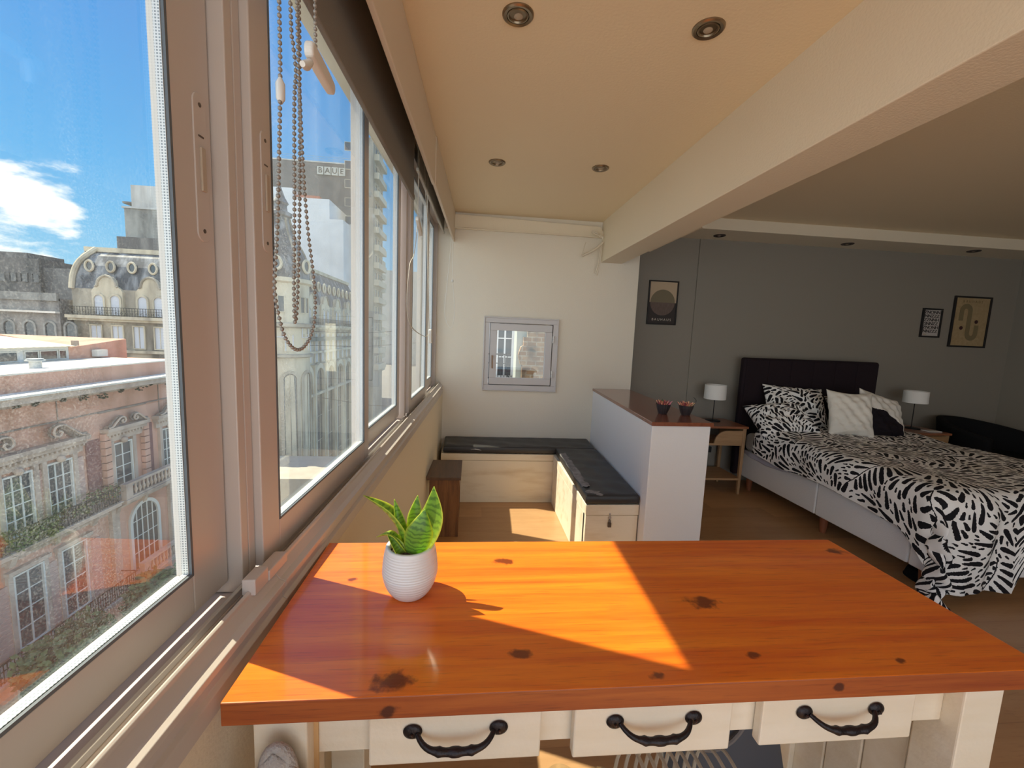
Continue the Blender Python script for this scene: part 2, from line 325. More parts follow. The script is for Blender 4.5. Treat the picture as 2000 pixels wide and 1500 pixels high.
def frame_for(win, y0, y1):
    # sill section: stepped inner upstand, channel, rail, channel, outer upstand
    prof = [(-.155, .86), (-.004, .86), (-.004, .893), (-.012, .898), (-.012, .915), (-.006, .919), (-.006, .931), (-.018, .937), (-.030, .953), (-.030, .960), (-.034, .963), (-.038, .960),
            (-.038, .925), (-.064, .925), (-.064, .934), (-.076, .934), (-.076, .922), (-.130, .922), (-.133, .952), (-.155, .952)]
    MB(WQ).prism(prof, 'y', y0, y1).build('frame', alu, win, bevel=.0012)
    MB(WQ).box(-.135, -.035, y0, y1, 2.345, 2.40).build('frame_head', alu, win, bevel=.0012)
    for (a, b_) in ((y0, y0+.0225), (y1-.0235, y1-.001)):
        MB(WQ).box(-.132, -.075, a, b_, .924, 2.345).build('jamb', alu, win, bevel=.002)
    MB(WQ).box(-.0745, -.0655, y0+.023, y1-.024, .934, .947).build('track_rail', alul, win, bevel=.002)
def sash(win, y0, y1, off, gl, st=(.062, .062), bot=.070, plate=None, rail_top=.05):
    """off: room-side face of the sash; 28 mm deep"""
    a, b_ = off-.028, off
    mb = MB(WQ)
    mb.box(a, b_, y0, y0+st[0], ZB, ZT).box(a, b_, y1-st[1], y1, ZB, ZT).box(a, b_, y0+st[0], y1-st[1], ZB, ZB+bot).box(a, b_, y0+st[0], y1-st[1], ZT-rail_top, ZT)
    s_ = mb.build('sash', alu, win, bevel=.0025)
    gy0, gy1, gz0, gz1 = y0+st[0], y1-st[1], ZB+bot, ZT-rail_top
    g = .005
    MB(WQ).box(a+.010, a+.013, gy0-g, gy1+g, gz0-g, gz1+g).build('pane', gl, s_)
    mb = MB(WQ)
    w = .014
    c0, c1 = a+.0135, b_-.0045
    for (p, q, r_, t_) in ((gy0-.001, gy0+w*.35, gz0, gz1), (gy1-w*.35, gy1+.001, gz0, gz1), (gy0, gy1, gz0-.001, gz0+w*.35), (gy0, gy1, gz1-w*.35, gz1+.001)): mb.box(c0, c1, p, q, r_, t_)
    mb.build('glazing_spacer', spacer_m, s_)
    mb = MB(WQ)
    for (p, q, r_, t_) in ((gy0-.001, gy0+.004, gz0, gz1), (gy1-.004, gy1+.001, gz0, gz1), (gy0, gy1, gz0-.001, gz0+.004), (gy0, gy1, gz1-.004, gz1+.001)): mb.box(b_-.0035, b_+.0008, p, q, r_, t_)
    mb.build('gasket', M('grey_gasket', (.12, .14, .16), .5), s_)
    if plate:
        yc, z0, z1 = plate
        pts = []
        hw = .0155
        for k in range(13): q = math.pi*k/12; pts.append((yc+hw*math.cos(q), z1-hw+hw*math.sin(q)))
        for k in range(13): q = math.pi+math.pi*k/12; pts.append((yc+hw*math.cos(q), z0+hw+hw*math.sin(q)))
        MB(WQ).prism(pts, 'x', b_-.001, b_+.0022).build('lock_plate', alu, s_, bevel=.0008)
        zc = (z0+z1)/2
        MB(WQ).box(b_+.0022, b_+.006, yc-.005, yc+.006, zc-.036, zc+.034).build('slide_grip', M('slide_grip_metal', (.50, .42, .33), .35), s_, bevel=.001)
        mb = MB(WQ)
        for zz in (z0+.018, z1-.018): mb.lathe([(.0035, 0), (.0035, .0012), (.0015, .0014)], (b_+.0018, yc, zz), 12, 'x')
        mb.box(b_+.0018, b_+.0034, yc-.006, yc+.006, zc+.050, zc+.0525)
        mb.build('screws', M('screw_metal', (.16, .13, .11), .35, metal=.8), s_)
    return s_
w1 = structure('window_1', WQ(-.03, -.78, .885)); frame_for(w1, -.79, .845)
sash(w1, .03, .818, -.100, glass, st=(.07, .094), plate=(.788, 1.585, 1.822))
w2 = structure('window_2', WQ(-.03, .85, .885)); frame_for(w2, .846, 2.455)
sash(w2, .870, 1.645, -.060, glass_b, st=(.070, .058), plate=(.914, 1.592, 1.822))
sash(w2, 1.655, 2.405, -.100, glass_b, st=(.09, .064))
w3 = structure('window_3', WQ(-.03, 2.46, .885)); frame_for(w3, 2.456, 3.858)
sash(w3, 2.470, 3.20, -.058, glass_b, st=(.075, .10))
sash(w3, 3.12, 3.825, -.100, glass_b, st=(.10, .064))
# end stops at the joint between the first two frames
structure('trim_6', o=MB(WQ).box(-.046, -.022, .765, .812, .953, .984).box(-.046, -.020, .812, .886, .953, .974).build('trim_6', alu, bevel=.002))
# ---- small square window in the end wall
w4 = structure('window_4', (.44, 3.86, .93))
def ring(mb, x0, x1, z0, z1, w, y0, y1):
    mb.box(x0, x1, y0, y1, z0, z0+w).box(x0, x1, y0, y1, z1-w, z1).box(x0, x0+w, y0, y1, z0+w, z1-w).box(x1-w, x1, y0, y1, z0+w, z1-w); return mb
fr = M('window_enamel', (.60, .57, .56), .35)
mb = MB(); ring(mb, .100, .785, .934, 1.605, .012, 3.835, 3.862); ring(mb, .110, .776, .944, 1.595, .042, 3.842, 4.03); mb.build('frame', fr, w4, bevel=.003)
mb = MB(); ring(mb, .1555, .7325, .989, 1.5505, .0035, 3.84, 3.86); mb.build('shadow_gap', aludk, w4)
mb = MB(); ring(mb, .160, .728, .993, 1.546, .062, 3.838, 3.88)
sh = mb.build('sash', fr, w4, bevel=.003)
MB().box(.218, .67, 3.862, 3.866, 1.05, 1.49).build('pane', glass_mat('clear_glass', dirt=.01), sh)
for zz in (1.42, 1.10):
    MB().cyl((.738, 3.832, zz-.032), .008, .03, 12).cyl((.738, 3.832, zz+.001), .008, .03, 12).build('hinge', M('hinge_white', (.75, .73, .7), .3), w4, smooth=True)
MB().tube([(.183, 3.838, 1.25), (.183, 3.81, 1.25), (.183, 3.806, 1.21), (.186, 3.808, 1.14)], .008, 10).build('handle', M('handle_brown', (.33, .22, .15), .4), w4, smooth=True)

# ================================================================ roller blinds
fab = M('grey_blind_fabric', (.22, .20, .175), .8, bump=.2, bs=300)
bead_m = M('bead_chain', (.30, .27, .24), .35, metal=.25)
def beads(path, step, r, name, parent, mt=bead_m, T=WT):
    P = [Vector(p) for p in path]; Q = []; seg = [(P[i+1]-P[i]).length for i in range(len(P)-1)]; tot = sum(seg); d = 0
    while d <= tot:
        a = d; i = 0
        while i < len(seg)-1 and a > seg[i]: a -= seg[i]; i += 1
        Q.append(P[i].lerp(P[i+1], min(1, a/seg[i]))); d += step
    mb = MB(T)
    for q in Q: mb.ball(q, r, 8, 5)
    mb.tube(P, r*.22, 5)
    return mb.build(name, mt, parent, smooth=True)
def smoothpath(p, n=6):
    P = [Vector(q) for q in p]; out = []
    for i in range(len(P)-1):
        a = P[max(i-1, 0)]; b_ = P[i]; c = P[i+1]; d = P[min(i+2, len(P)-1)]
        for k in range(n):
            t = k/n; out.append(.5*((2*b_)+(-a+c)*t+(2*a-5*b_+4*c-d)*t*t+(-a+3*b_-3*c+d)*t**3))
    out.append(P[-1]); return out
bl = thing('roller_blind', 'dark grey roller blind pulled a little way down, nearest the camera, with looped bead chains', 'blind', WT(.02, 1.55, 2.11))
MB(WT).box(-.0015, .0005, .86, 2.262, 2.118, 2.42).build('fabric', fab, bl)
MB(WT).box(-.009, .006, .86, 2.262, 2.104, 2.128).build('bottom_bar', fab, bl, bevel=.003)
MB(WT).cyl((.01, .86, 2.44), .028, 1.40, 24, 'y').build('roller_tube', fab, bl, smooth=True)
c1 = [(.812, 2.42), (.812, 1.991), (.810, 1.866), (.800, 1.74), (.787, 1.612), (.773, 1.515), (.787, 1.463), (.814, 1.422), (.863, 1.403), (.917, 1.426), (.946, 1.480), (.940, 1.554), (.915, 1.642), (.897, 1.753), (.888, 1.869), (.884, 1.929), (.882, 2.041), (.882, 2.42)]
kc = .885
beads(smoothpath([(.062, a*kc, 1.45+(b_-1.45)*kc) for a, b_ in [(.812, 2.53)]+c1[1:-1]+[(.882, 2.53)]], 4), .0094, .0034, 'bead_chain', bl)
c2 = [(.852, 2.42), (.857, 2.023), (.864, 1.961), (.875, 1.915), (.866, 1.857), (.859, 1.675), (.850, 1.523), (.851, 1.458), (.862, 1.486), (.878, 1.634), (.886, 1.778), (.889, 1.89), (.893, 2.0), (.894, 2.42)]
beads(smoothpath([(.050, a*.915, 1.45+(b_-1.45)*.915) for a, b_ in [(.852, 2.50)]+c2[1:-1]+[(.894, 2.50)]], 4), .0096, .0035, 'bead_chain', bl)
MB(WT).lathe([(.002, -.019), (.0062, -.012), (.0066, .010), (.002, .019)], (.062, .810*kc, 1.45+.398*kc), 12).build('chain_connector', plastic, bl, smooth=True)
tp = thing('chain_tensioner', 'pale plastic chain tensioner dangling slantwise in front of the nearest dark blind', 'blind tensioner', WT(.115, .75, 1.85))
kt = .739
beads([(.115, .965*kt, 2.235), (.115, .966*kt, 1.45+.65*kt), (.115, .967*kt, 1.45+.555*kt)], .0078, .0029, 'bead_chain', tp)
def cap(y0, z0, y1, z1, w, d0, d1, name, parent, T=WT):
    a = Vector((y0, z0)); b_ = Vector((y1, z1)); t = (b_-a).normalized(); n = Vector((-t.y, t.x)); L_ = (b_-a).length
    pts = []
    for k in range(9): q = math.pi*k/8; pts.append(a - t*math.sin(q)*w*.55 + n*math.cos(q)*w)
    for f_, ww in ((.35, 1.12), (.8, 1.0)): pts.append(a+t*L_*f_-n*w*ww)
    for k in range(9): q = math.pi*k/8; pts.append(b_ + t*math.sin(q)*w*.4 - n*math.cos(q)*w*.82)
    for f_, ww in ((.8, 1.0), (.35, 1.12)): pts.append(a+t*L_*f_+n*w*ww)
    return MB(T).prism([tuple(p) for p in pts], 'x', d0, d1).build(name, plastic, parent, bevel=.004, segs=3)
cap(.944*kt, 1.45+.546*kt, 1.058*kt, 1.45+.534*kt, .0115, .106, .120, 'housing', tp)
MB(WT).tube([(.113, .945*kt, 1.45+.522*kt), (.113, .925*kt, 1.45+.505*kt), (.113, .908*kt, 1.45+.498*kt)], [.005, .007, .004], 10).build('knob', plastic, tp, smooth=True)

bl2 = thing('roller_blind', 'second roller blind, rolled nearly up at the far windows, thin white cords in front', 'blind', WT(.02, 3.0, 2.29))
MB(WT).box(-.0015, .0005, 2.38, 3.80, 2.30, 2.42).build('fabric', fab, bl2)
MB(WT).box(-.009, .006, 2.38, 3.80, 2.287, 2.305).build('bottom_bar', M('pale_bottom_bar', (.45, .42, .37), .5), bl2, bevel=.003)
MB(WT).cyl((.01, 2.38, 2.44), .028, 1.42, 24, 'y').build('roller_tube', fab, bl2, smooth=True)
cordm = M('thin_cord', (.55, .5, .42), .6)
for pth in ([(.0, 2.41, 2.36), (.0, 2.39, 2.04), (.0, 2.30, 1.85), (.0, 2.172, 1.764), (.0, 2.117, 1.561), (.0, 2.269, 1.465), (.0, 2.74, 1.416), (.0, 2.93, 1.43)],
            [(.0, 2.60, 2.40), (.0, 2.72, 2.20), (.0, 2.804, 2.083), (.0, 2.85, 1.8), (.0, 2.95, 1.45)], [(.0, 2.75, 2.40), (.0, 2.76, 2.28), (.0, 2.80, 1.9), (.0, 2.95, 1.42)]):
    MB(WT).tube(smoothpath(pth), .0022, 6).build('cord', cordm, bl2, smooth=True)
cap(2.34, 2.035, 2.47, 1.985, .013, -.002, .016, 'cord_tensioner', bl2)
cap(2.93, 1.455, 2.94, 1.375, .016, .0, .02, 'cord_tensioner', bl2)
bl3 = thing('blind_cord', 'thin white looped cord hanging by the corner of the alcove end wall', 'blind cord', (-.20, 3.76, 1.49))
lp = [(-.197, 3.76, 2.36), (-.212, 3.76, 2.1), (-.232, 3.76, 1.85), (-.246, 3.76, 1.662), (-.238, 3.76, 1.57), (-.22, 3.76, 1.515), (-.19, 3.76, 1.487), (-.168, 3.76, 1.55), (-.162, 3.76, 1.666), (-.185, 3.76, 1.905), (-.188, 3.76, 2.1), (-.190, 3.76, 2.36)]
MB().tube(smoothpath(lp), .0026, 6).build('cord', M('white_cord', (.8, .76, .68), .6), bl3, smooth=True)
MB().lathe([(.003, -.012), (.0085, -.008), (.0085, .008), (.003, .012)], (-.186, 3.758, 1.89), 10).build('cord_connector', plastic, bl3, smooth=True)

# ================================================================ board, cables at the top of the end wall
MBb = MB().hexa([(-.19, 3.825, 2.356), (1.178, 3.825, 2.348), (1.178, 3.86, 2.348), (-.19, 3.86, 2.356), (-.19, 3.825, 2.468), (1.11, 3.825, 2.440), (1.11, 3.86, 2.44), (-.19, 3.86, 2.468)])
o = MBb.build('board', paint, bevel=.003); tag(o, 'long cream board fixed along the top of the alcove end wall', 'board')
MB().box(-.26, 1.12, 3.805, 3.828, 2.342, 2.351).build('lower_lip', paint, o, bevel=.002)
cb_ = thing('cable_bundle', 'loose white cables and a short tube hanging where the end wall meets the beam', 'cables', (1.12, 3.79, 2.3))
wc = M('white_cable', (.74, .66, .53), .5)
for k, dz in enumerate((0, .010, -.010)):
    MB().tube(smoothpath([(1.03, 3.80, 2.385+dz*.3), (1.07, 3.78-.01*k, 2.362+dz), (1.10, 3.78, 2.352-dz), (1.128, 3.775, 2.335+dz)]), .006, 8).build('cable', wc, cb_, smooth=True)
MB().tube(smoothpath([(1.128, 3.77, 2.296), (1.06, 3.775, 2.232), (.948, 3.78, 2.170)]), .0105, 10).build('tube_end', wc, cb_, smooth=True)
MB().tube([(.948, 3.80, 2.172), (.985, 3.82, 2.30)], .0025, 6).build('cord', wc, cb_, smooth=True)
for dx in (0, .014):
    MB().tube(smoothpath([(1.122-dx*.4, 3.79, 2.30), (1.125-dx, 3.80, 2.18), (1.118-dx, 3.80, 2.11), (1.10-dx, 3.80, 2.01+dx)]), .005, 8).build('cable', wc, cb_, smooth=True)

# ================================================================ downlights
brass = M('aged_brushed_metal', (.30, .235, .16), .3, metal=.9)
brdk = M('downlight_reflector', (.16, .12, .085), .35, metal=.7)
def downlight(x, y, z, label, group, r=.052, col=brass):
    d = thing('downlight', label, 'ceiling light', (x, y, z), group)
    MB().lathe([(r*1.0, .001), (r*.99, -.004), (r*.90, -.008), (r*.72, -.006), (r*.70, -.002)], (x, y, z), 40).build('bezel', col, d, smooth=True)
    MB().lathe([(r*.68, -.0015), (r*.66, -.0065), (r*.58, -.0075), (r*.52, .0), (r*.50, .002)], (x, y, z), 40).build('inner_ring', col, d, smooth=True)
    MB().lathe([(r*.52, -.001), (r*.42, -.0005), (r*.01, -.0001)], (x, y, z), 32).build('reflector', brdk, d, smooth=True)
    MB().lathe([(r*.30, -.0005), (r*.28, -.004), (r*.16, -.007), (r*.01, -.008)], (x+.002, y+.006, z), 24).build('bulb', M('bulb_glass', (.42, .34, .25), .15), d, smooth=True)
    return d
downlight(.117, 1.505, 2.49, 'round metal downlight nearest the window wall and the camera', 'alcove downlights')
downlight(.752, 1.470, 2.49, 'round metal downlight near the camera on the beam side, seen slanted', 'alcove downlights')
downlight(.118, 2.71, 2.49, 'small round downlight farther back, on the window side of the alcove ceiling', 'alcove downlights')
downlight(.753, 2.672, 2.49, 'small round downlight farther back, on the beam side of the alcove ceiling', 'alcove downlights')
dk = M('dark_downlight', (.05, .035, .03), .4, metal=.4)
downlight(2.327, 3.98, 2.475, 'dark downlight in the bedroom soffit, nearest the beam', 'bedroom soffit downlights', .055, dk)
downlight(3.654, 3.97, 2.475, 'dark downlight in the bedroom soffit, above the headboard', 'bedroom soffit downlights', .055, dk)
downlight(4.989, 3.92, 2.475, 'dark downlight in the bedroom soffit, above the two right posters', 'bedroom soffit downlights', .055, dk)
# ================================================================ kitchen island
isl = thing('kitchen_island', 'kitchen island with a glossy orange pine top and three white drawers, along the window wall', 'kitchen island', (.345, .83, 0))
kn = [(.094, .966, .9, .022), (.505, .795, .9, .030), (.098, .668, .9, .017), (-.112, .617, .9, .030), (.321, .611, .9, .012), (.514, .648, .9, .013), (.778, .622, .9, .010), (1.0, 1.0, .9, .022), (-.113, .59, .874, .016), (.631, .59, .885, .011), (-.25, .90, .9, .012)]
topm = wood('orange_pine', (.93, .235, .012), (.70, .105, .007), (.32, .035, .005), axis=0, scale=1., rough=.28, coat=.75, knots=[(a-.345, b_-.83, c_, d_) for a, b_, c_, d_ in kn], stretch=.055)
ct_ = MB().box(-.350, 1.040, .590, 1.066, .862, .900).build('countertop', topm, isl, bevel=.0018)
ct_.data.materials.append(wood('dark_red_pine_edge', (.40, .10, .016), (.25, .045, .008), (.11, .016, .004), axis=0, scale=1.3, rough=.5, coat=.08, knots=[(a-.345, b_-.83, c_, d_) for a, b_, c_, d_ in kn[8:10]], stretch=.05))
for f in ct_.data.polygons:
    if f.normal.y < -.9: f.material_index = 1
iw = M('white_enamelled_wood', (.80, .72, .58), .45, col2=(.74, .64, .48), ns=3, sc=(1, 8, 8), bump=.12, bs=60)
for x0, x1 in ((-.318, -.238), (.912, .992)):
    for y0, y1 in ((.614, .690), (.965, 1.04)):
        MB().box(x0, x1, y0, y1, 0, .862).build('leg', iw, isl, bevel=.003)
MB().box(-.238, .912, .645, .663, .752, .862).build('front_rail', iw, isl, bevel=.002)
MB().box(-.238, .912, 1.01, 1.03, .752, .862).build('back_rail', iw, isl, bevel=.002)
MB().box(.860, .905, .663, 1.01, .752, .862).build('side_rail', iw, isl, bevel=.002)
MB().box(-.238, -.20, .663, 1.01, .752, .862).build('side_rail', iw, isl, bevel=.002)
for yy in (.70, .79, .88):
    MB().box(.925, .943, yy, yy+.086, .20, .862).build('side_panel', iw, isl, bevel=.003)
MB().box(-.300, .975, .64, 1.02, .18, .20).build('shelf', wood('pale_shelf_wood', (.42, .30, .19), (.5, .37, .24), (.25, .16, .09), axis=0), isl, bevel=.002)
MB().box(-.240, -.231, .6405, .6445, .70, .86).build('batten', M('raw_batten', (.62, .38, .17), .6), isl)
hnd = M('dark_iron_handle', (.022, .017, .018), .38, metal=.55, bump=.15, bs=300)
def handle(cx, w, z, par, y=.622):
    mb = MB(); n = 24
    pts = []; rs = []
    for k in range(n+1):
        t = -1+2*k/n; a = abs(t)
        x = cx + t*w*.40
        zz = z - .015*(1-a**2.6) - .001
        yy = y - .019*(1-a**6) - .004
        pts.append((x, yy, zz)); rs.append(.0040+.0026*(1-a)**.9 + (.0022*max(0, 1-abs(a-.42)/.12) if a > .3 else 0) + (.0012 if a < .15 else 0))
    mb.tube(pts, rs, 12)
    hd = mb.build('handle', hnd, par, smooth=True)
    for s_ in (-1, 1):
        mb = MB(); mb.lathe([(.0005, -.0075), (.008, -.0065), (.0125, -.003), (.0135, 0)], (cx+s_*w*.45, y, z), 24, 'y')
        mb.v = [(cx+s_*w*.45+(v[0]-cx-s_*w*.45)*1.15, y+(v[1]-y)*.7, z+(v[2]-z)*.95) for v in mb.v]
        mb.build('rosette', hnd, hd, smooth=True)
        MB().lathe([(.0003, -.0095), (.0022, -.009), (.003, -.007)], (cx+s_*w*.455, y, z-.001), 10, 'y').build('screw', M('screw_dark', (.06, .045, .04), .3, metal=.8), hd, smooth=True)
for x0, x1, zb in ((-.147, .134, .744), (.190, .472, .738), (.528, .826, .741)):
    d = MB().box(x0, x1, .624, .644, zb, .852).box(x0+.012, x1-.012, .644, .98, zb+.015, .84).build('drawer', iw, isl, bevel=.003)
    handle((x0+x1)/2-.001, .155, .806, d)

# things on the island and under it
tw = thing('dish_towel', 'grey dish towel hung on the left front leg of the island', 'towel', (-.276, .60, .70))
tm = M('towel_cotton', (.46, .42, .38), .9, col2=(.36, .33, .31), ns=60, bump=.5, bs=250)
def fold(x0, x1, zt, y, r, ph, nm):
    def fn(u, v):
        q = u*math.pi; z = zt - .40*v**1.0*(1.0)
        sp_ = .012+.040*min(1, v*3.5)**.8+.01*math.sin(ph+v*6)
        cx = (x0+x1)/2 + .006*math.sin(ph*2+v*5)
        return (cx + math.cos(q)*sp_*(1 if v > 0 else .3), y-.010-.012*abs(math.sin(q*3+ph))*min(1, v*4)-.012*math.sin(q), z - .018*(1-math.sin(q))*(1-v))
    MB().grid(fn, 36, 24).build(nm, tm, tw, smooth=True, solid=.004, ang=3)
fold(-.290, -.262, .826, .600, .02, .3, 'cloth')
pts = [(-.292, .592, .70), (-.292, .589, .775), (-.286, .588, .812), (-.272, .587, .825), (-.258, .588, .815), (-.250, .589, .785), (-.247, .592, .70)]
MB().tube(smoothpath(pts), .0085, 10).build('folded_edge', tm, tw, smooth=True)
pts = [(-.283, .588, .70), (-.281, .585, .775), (-.274, .584, .803), (-.266, .585, .79), (-.263, .588, .70)]
MB().tube(smoothpath(pts), .0075, 10).build('folded_edge', tm, tw, smooth=True)
rk = thing('dish_rack', 'pale wire dish rack on the shelf under the island, behind the middle drawer', 'dish rack', (.47, .80, .2))
wm = M('rack_wire', (.62, .56, .46), .35, metal=.3)
for k in range(9):
    xx = .37+.026*k
    MB().tube(smoothpath([(xx, .70, .22), (xx+.012, .705, .42), (xx+.03, .74, .50), (xx+.035, .84, .50), (xx+.02, .90, .42), (xx+.01, .90, .22)]), .0045, 6).build('wire', wm, rk, smooth=True)
MB().tube([(.36, .70, .215), (.62, .70, .215), (.62, .91, .215), (.36, .91, .215)], .006, 6, closed=True).build('base_wire', wm, rk)
MB().box(.36, .63, .70, .91, .2, .209).build('base', M('rack_tray', (.40, .36, .3), .5), rk)
tr = thing('serving_tray', 'dark blue-grey tray leaning at the right under the island', 'tray', (.70, .90, .2))
MB().hexa([(.55, .93, .2), (.90, .93, .2), (.90, .945, .2), (.55, .945, .2), (.50, .99, .74), (.80, .99, .74), (.80, 1.005, .74), (.50, 1.005, .74)]).build('panel', M('tray_paint', (.075, .08, .095), .45), tr, bevel=.004)
MB().tube([(.66+.11*math.cos(q), .955-.004+.012*math.sin(q), .52+.14*math.sin(q)) for q in [i*math.pi/16 for i in range(32)]], .006, 8, closed=True).build('rim', M('tray_rim', (.16, .14, .13), .45), tr, smooth=True)
gm = glass_mat('tumbler_glass', dirt=.02, refl=2.)
for k, (gx, gy) in enumerate(((.12, .76), (.215, .77), (.30, .76))):
    g_ = thing('drinking_glass', ['tall clear glass under the island behind the left drawer', 'tall clear glass under the island in the gap between left and middle drawers', 'tall clear glass under the island behind the middle drawer'][k], 'glass', (gx, gy, .2), 'glasses under the island')
    MB().lathe([(.026, .2), (.030, .30), (.036, .52), (.034, .52), (.028, .30), (.024, .21), (.001, .21)], (gx, gy, 0), 24).build('bowl', gm, g_, smooth=True)

# ---------------------------------------------------------------- snake plant in a ribbed white pot
pl = thing('snake_plant', 'small snake plant with green and yellow leaves in a ribbed white pot on the island', 'potted plant', (-.115, .845, .9))
prof = []
def rad(h):
    h2 = h/.108
    if h2 < .52: return .0270+.0290*math.sin(min(1, h2/.52)*math.pi/2)**.62
    return .056-.0065*((h2-.52)/.48)**1.6
n = 90
for k in range(n+1):
    h = .108*k/n; r_ = rad(h)
    if .050 < h < .102: r_ += .00075*math.sin(h*2*math.pi/.0054)
    elif .02 < h <= .046: r_ += .0003*math.sin(h*2*math.pi/.0062)
    prof.append((r_, h))
prof = [(.001, 0), (.026, 0)] + prof + [(.0485, .1095), (.0425, .1095), (.0408, .107), (.0400, .092), (.001, .092)]
potm = M('white_ceramic', (.80, .77, .74), .32, spec=.5)
MB().lathe(prof, (-.115, .845, .9), 72).build('pot', potm, pl, smooth=True, ang=1.2)
MB().lathe([(.0402, .098), (.03, .101), (.018, .103), (.001, .102)], (-.115, .845, .9), 32).build('soil', M('potting_soil', (.035, .018, .012), .9, col2=(.12, .06, .04), ns=120, bump=.9, bs=180), pl, smooth=True)
lm = bpy.data.materials.new('snake_plant_leaf'); lm.use_nodes = True; t = lm.node_tree; b = t.nodes['Principled BSDF']; k_ = t.links.new
at = t.nodes.new('ShaderNodeAttribute'); at.attribute_name = 'lf'; sx = t.nodes.new('ShaderNodeSeparateXYZ'); k_(at.outputs['Vector'], sx.inputs[0])   # x: across, y: along, z: yellowness
tcn = t.nodes.new('ShaderNodeTexCoord'); nz_ = t.nodes.new('ShaderNodeTexNoise'); nz_.inputs['Scale'].default_value = 55; nz_.inputs['Detail'].default_value = 4; k_(tcn.outputs['Object'], nz_.inputs[0])
wv = mth('SINE', mth('ADD', mth('MULTIPLY', sx.outputs[1], 75., tree=t), mth('MULTIPLY', nz_.outputs[0], 14., tree=t), tree=t), tree=t)
wv = mth('MULTIPLY', mth('ADD', wv, .35, tree=t), .6, tree=t)
x1_ = t.nodes.new('ShaderNodeMix'); x1_.data_type = 'RGBA'; x1_.clamp_factor = True; k_(wv, x1_.inputs[0]); x1_.inputs[6].default_value = (.20, .36, .05, 1); x1_.inputs[7].default_value = (.07, .17, .03, 1)
x2_ = t.nodes.new('ShaderNodeMix'); x2_.data_type = 'RGBA'; k_(sx.outputs[2], x2_.inputs[0]); k_(x1_.outputs[2], x2_.inputs[6]); x2_.inputs[7].default_value = (.50, .52, .07, 1)
k_(x2_.outputs[2], b.inputs['Base Color']); b.inputs['Roughness'].default_value = .35
tl = t.nodes.new('ShaderNodeBsdfTranslucent'); k_(x2_.outputs[2], tl.inputs[0]); ms = t.nodes.new('ShaderNodeMixShader'); ms.inputs[0].default_value = .35
hs = t.nodes.new('ShaderNodeHueSaturation'); hs.inputs['Value'].default_value = 2.6; k_(x2_.outputs[2], hs.inputs['Color']); k_(hs.outputs[0], tl.inputs[0])
k_(b.outputs[0], ms.inputs[1]); k_(tl.outputs[0], ms.inputs[2]); k_(ms.outputs[0], t.nodes['Material Output'].inputs[0])
def leaf(path, w, nrm, yel, fold_=.22, twist=0.):
    P = smoothpath(path, 8); k = len(P); mb = MB(); nu = 10; vs = []; lf = []
    up0 = Vector(nrm).normalized()
    for i, p in enumerate(P):
        t_ = (P[min(i+1, k-1)]-P[max(i-1, 0)]).normalized(); s_ = i/(k-1)
        ww = w*(math.sin(math.pi*min(1, (s_*.80+.10)))**.8)*(1 if s_ < .6 else (1-((s_-.6)/.4)**1.9)); ww = max(ww, .0004)
        up = (up0-t_*up0.dot(t_)).normalized(); sd = t_.cross(up)
        q = twist*s_; sd, up = sd*math.cos(q)+up*math.sin(q), up*math.cos(q)-sd*math.sin(q)
        for j in range(nu+1):
            a = -1+2*j/nu
            vs.append(p+sd*a*ww+up*(fold_*ww*(a*a)*1.6*(1-s_*.3))); e_ = max(0, (abs(a)-.78)/.2)
            lf.append((a, s_, min(1, e_ + yel*(1-s_)**1.5 + (.9 if s_ < .12 else 0))))
    f = [(j*(nu+1)+i, j*(nu+1)+i+1, (j+1)*(nu+1)+i+1, (j+1)*(nu+1)+i) for j in range(k-1) for i in range(nu)]
    mb.add(vs, f); o = mb.build('leaf', lm, pl, smooth=True, solid=.0011, ang=3)
    at_ = o.data.attributes.new('lf', 'FLOAT_VECTOR', 'POINT'); at_.data.foreach_set('vector', [c for v in lf for c in v]); return o
B0 = (-.112, .838, .985)
leaf([B0, (-.085, .845, 1.025), (-.068, .848, 1.075), (-.070, .852, 1.132)], .029, (-.35, -1, .25), .55, .25, .2)          # tall pale one at the right
leaf([(-.108, .826, .985), (-.100, .815, 1.02), (-.092, .812, 1.055), (-.084, .822, 1.096)], .028, (-.1, 1, -.2), .12, .3)      # broad front one with reddish stripes
leaf([(-.118, .842, .985), (-.135, .846, 1.03), (-.165, .85, 1.075), (-.212, .852, 1.112)], .024, (.55, .25, 1), .25, .45, .15)   # long one to the left
leaf([(-.112, .850, .985), (-.108, .86, 1.03), (-.108, .866, 1.065), (-.105, .872, 1.105)], .017, (0, -1, .1), .75, .3)
leaf([(-.120, .846, .985), (-.130, .852, 1.03), (-.142, .858, 1.065), (-.152, .862, 1.10)], .010, (.2, -1, .2), .6, .3)
leaf([(-.120, .836, .98), (-.135, .832, 1.01), (-.155, .832, 1.035), (-.182, .836, 1.030)], .014, (.3, .1, 1), .5, .4)
leaf([(-.116, .828, .978), (-.128, .822, .995), (-.142, .822, 1.02), (-.160, .825, 1.045)], .013, (.5, -.6, .6), .5, .5)
leaf([(-.104, .840, .985), (-.092, .840, 1.0), (-.082, .842, 1.012), (-.074, .845, 1.022)], .011, (-.3, -1, .3), .6, .4)
leaf([(-.128, .850, .98), (-.138, .852, 1.0), (-.143, .850, 1.02), (-.15, .848, 1.03)], .009, (.3, -.8, .5), .9, .4)

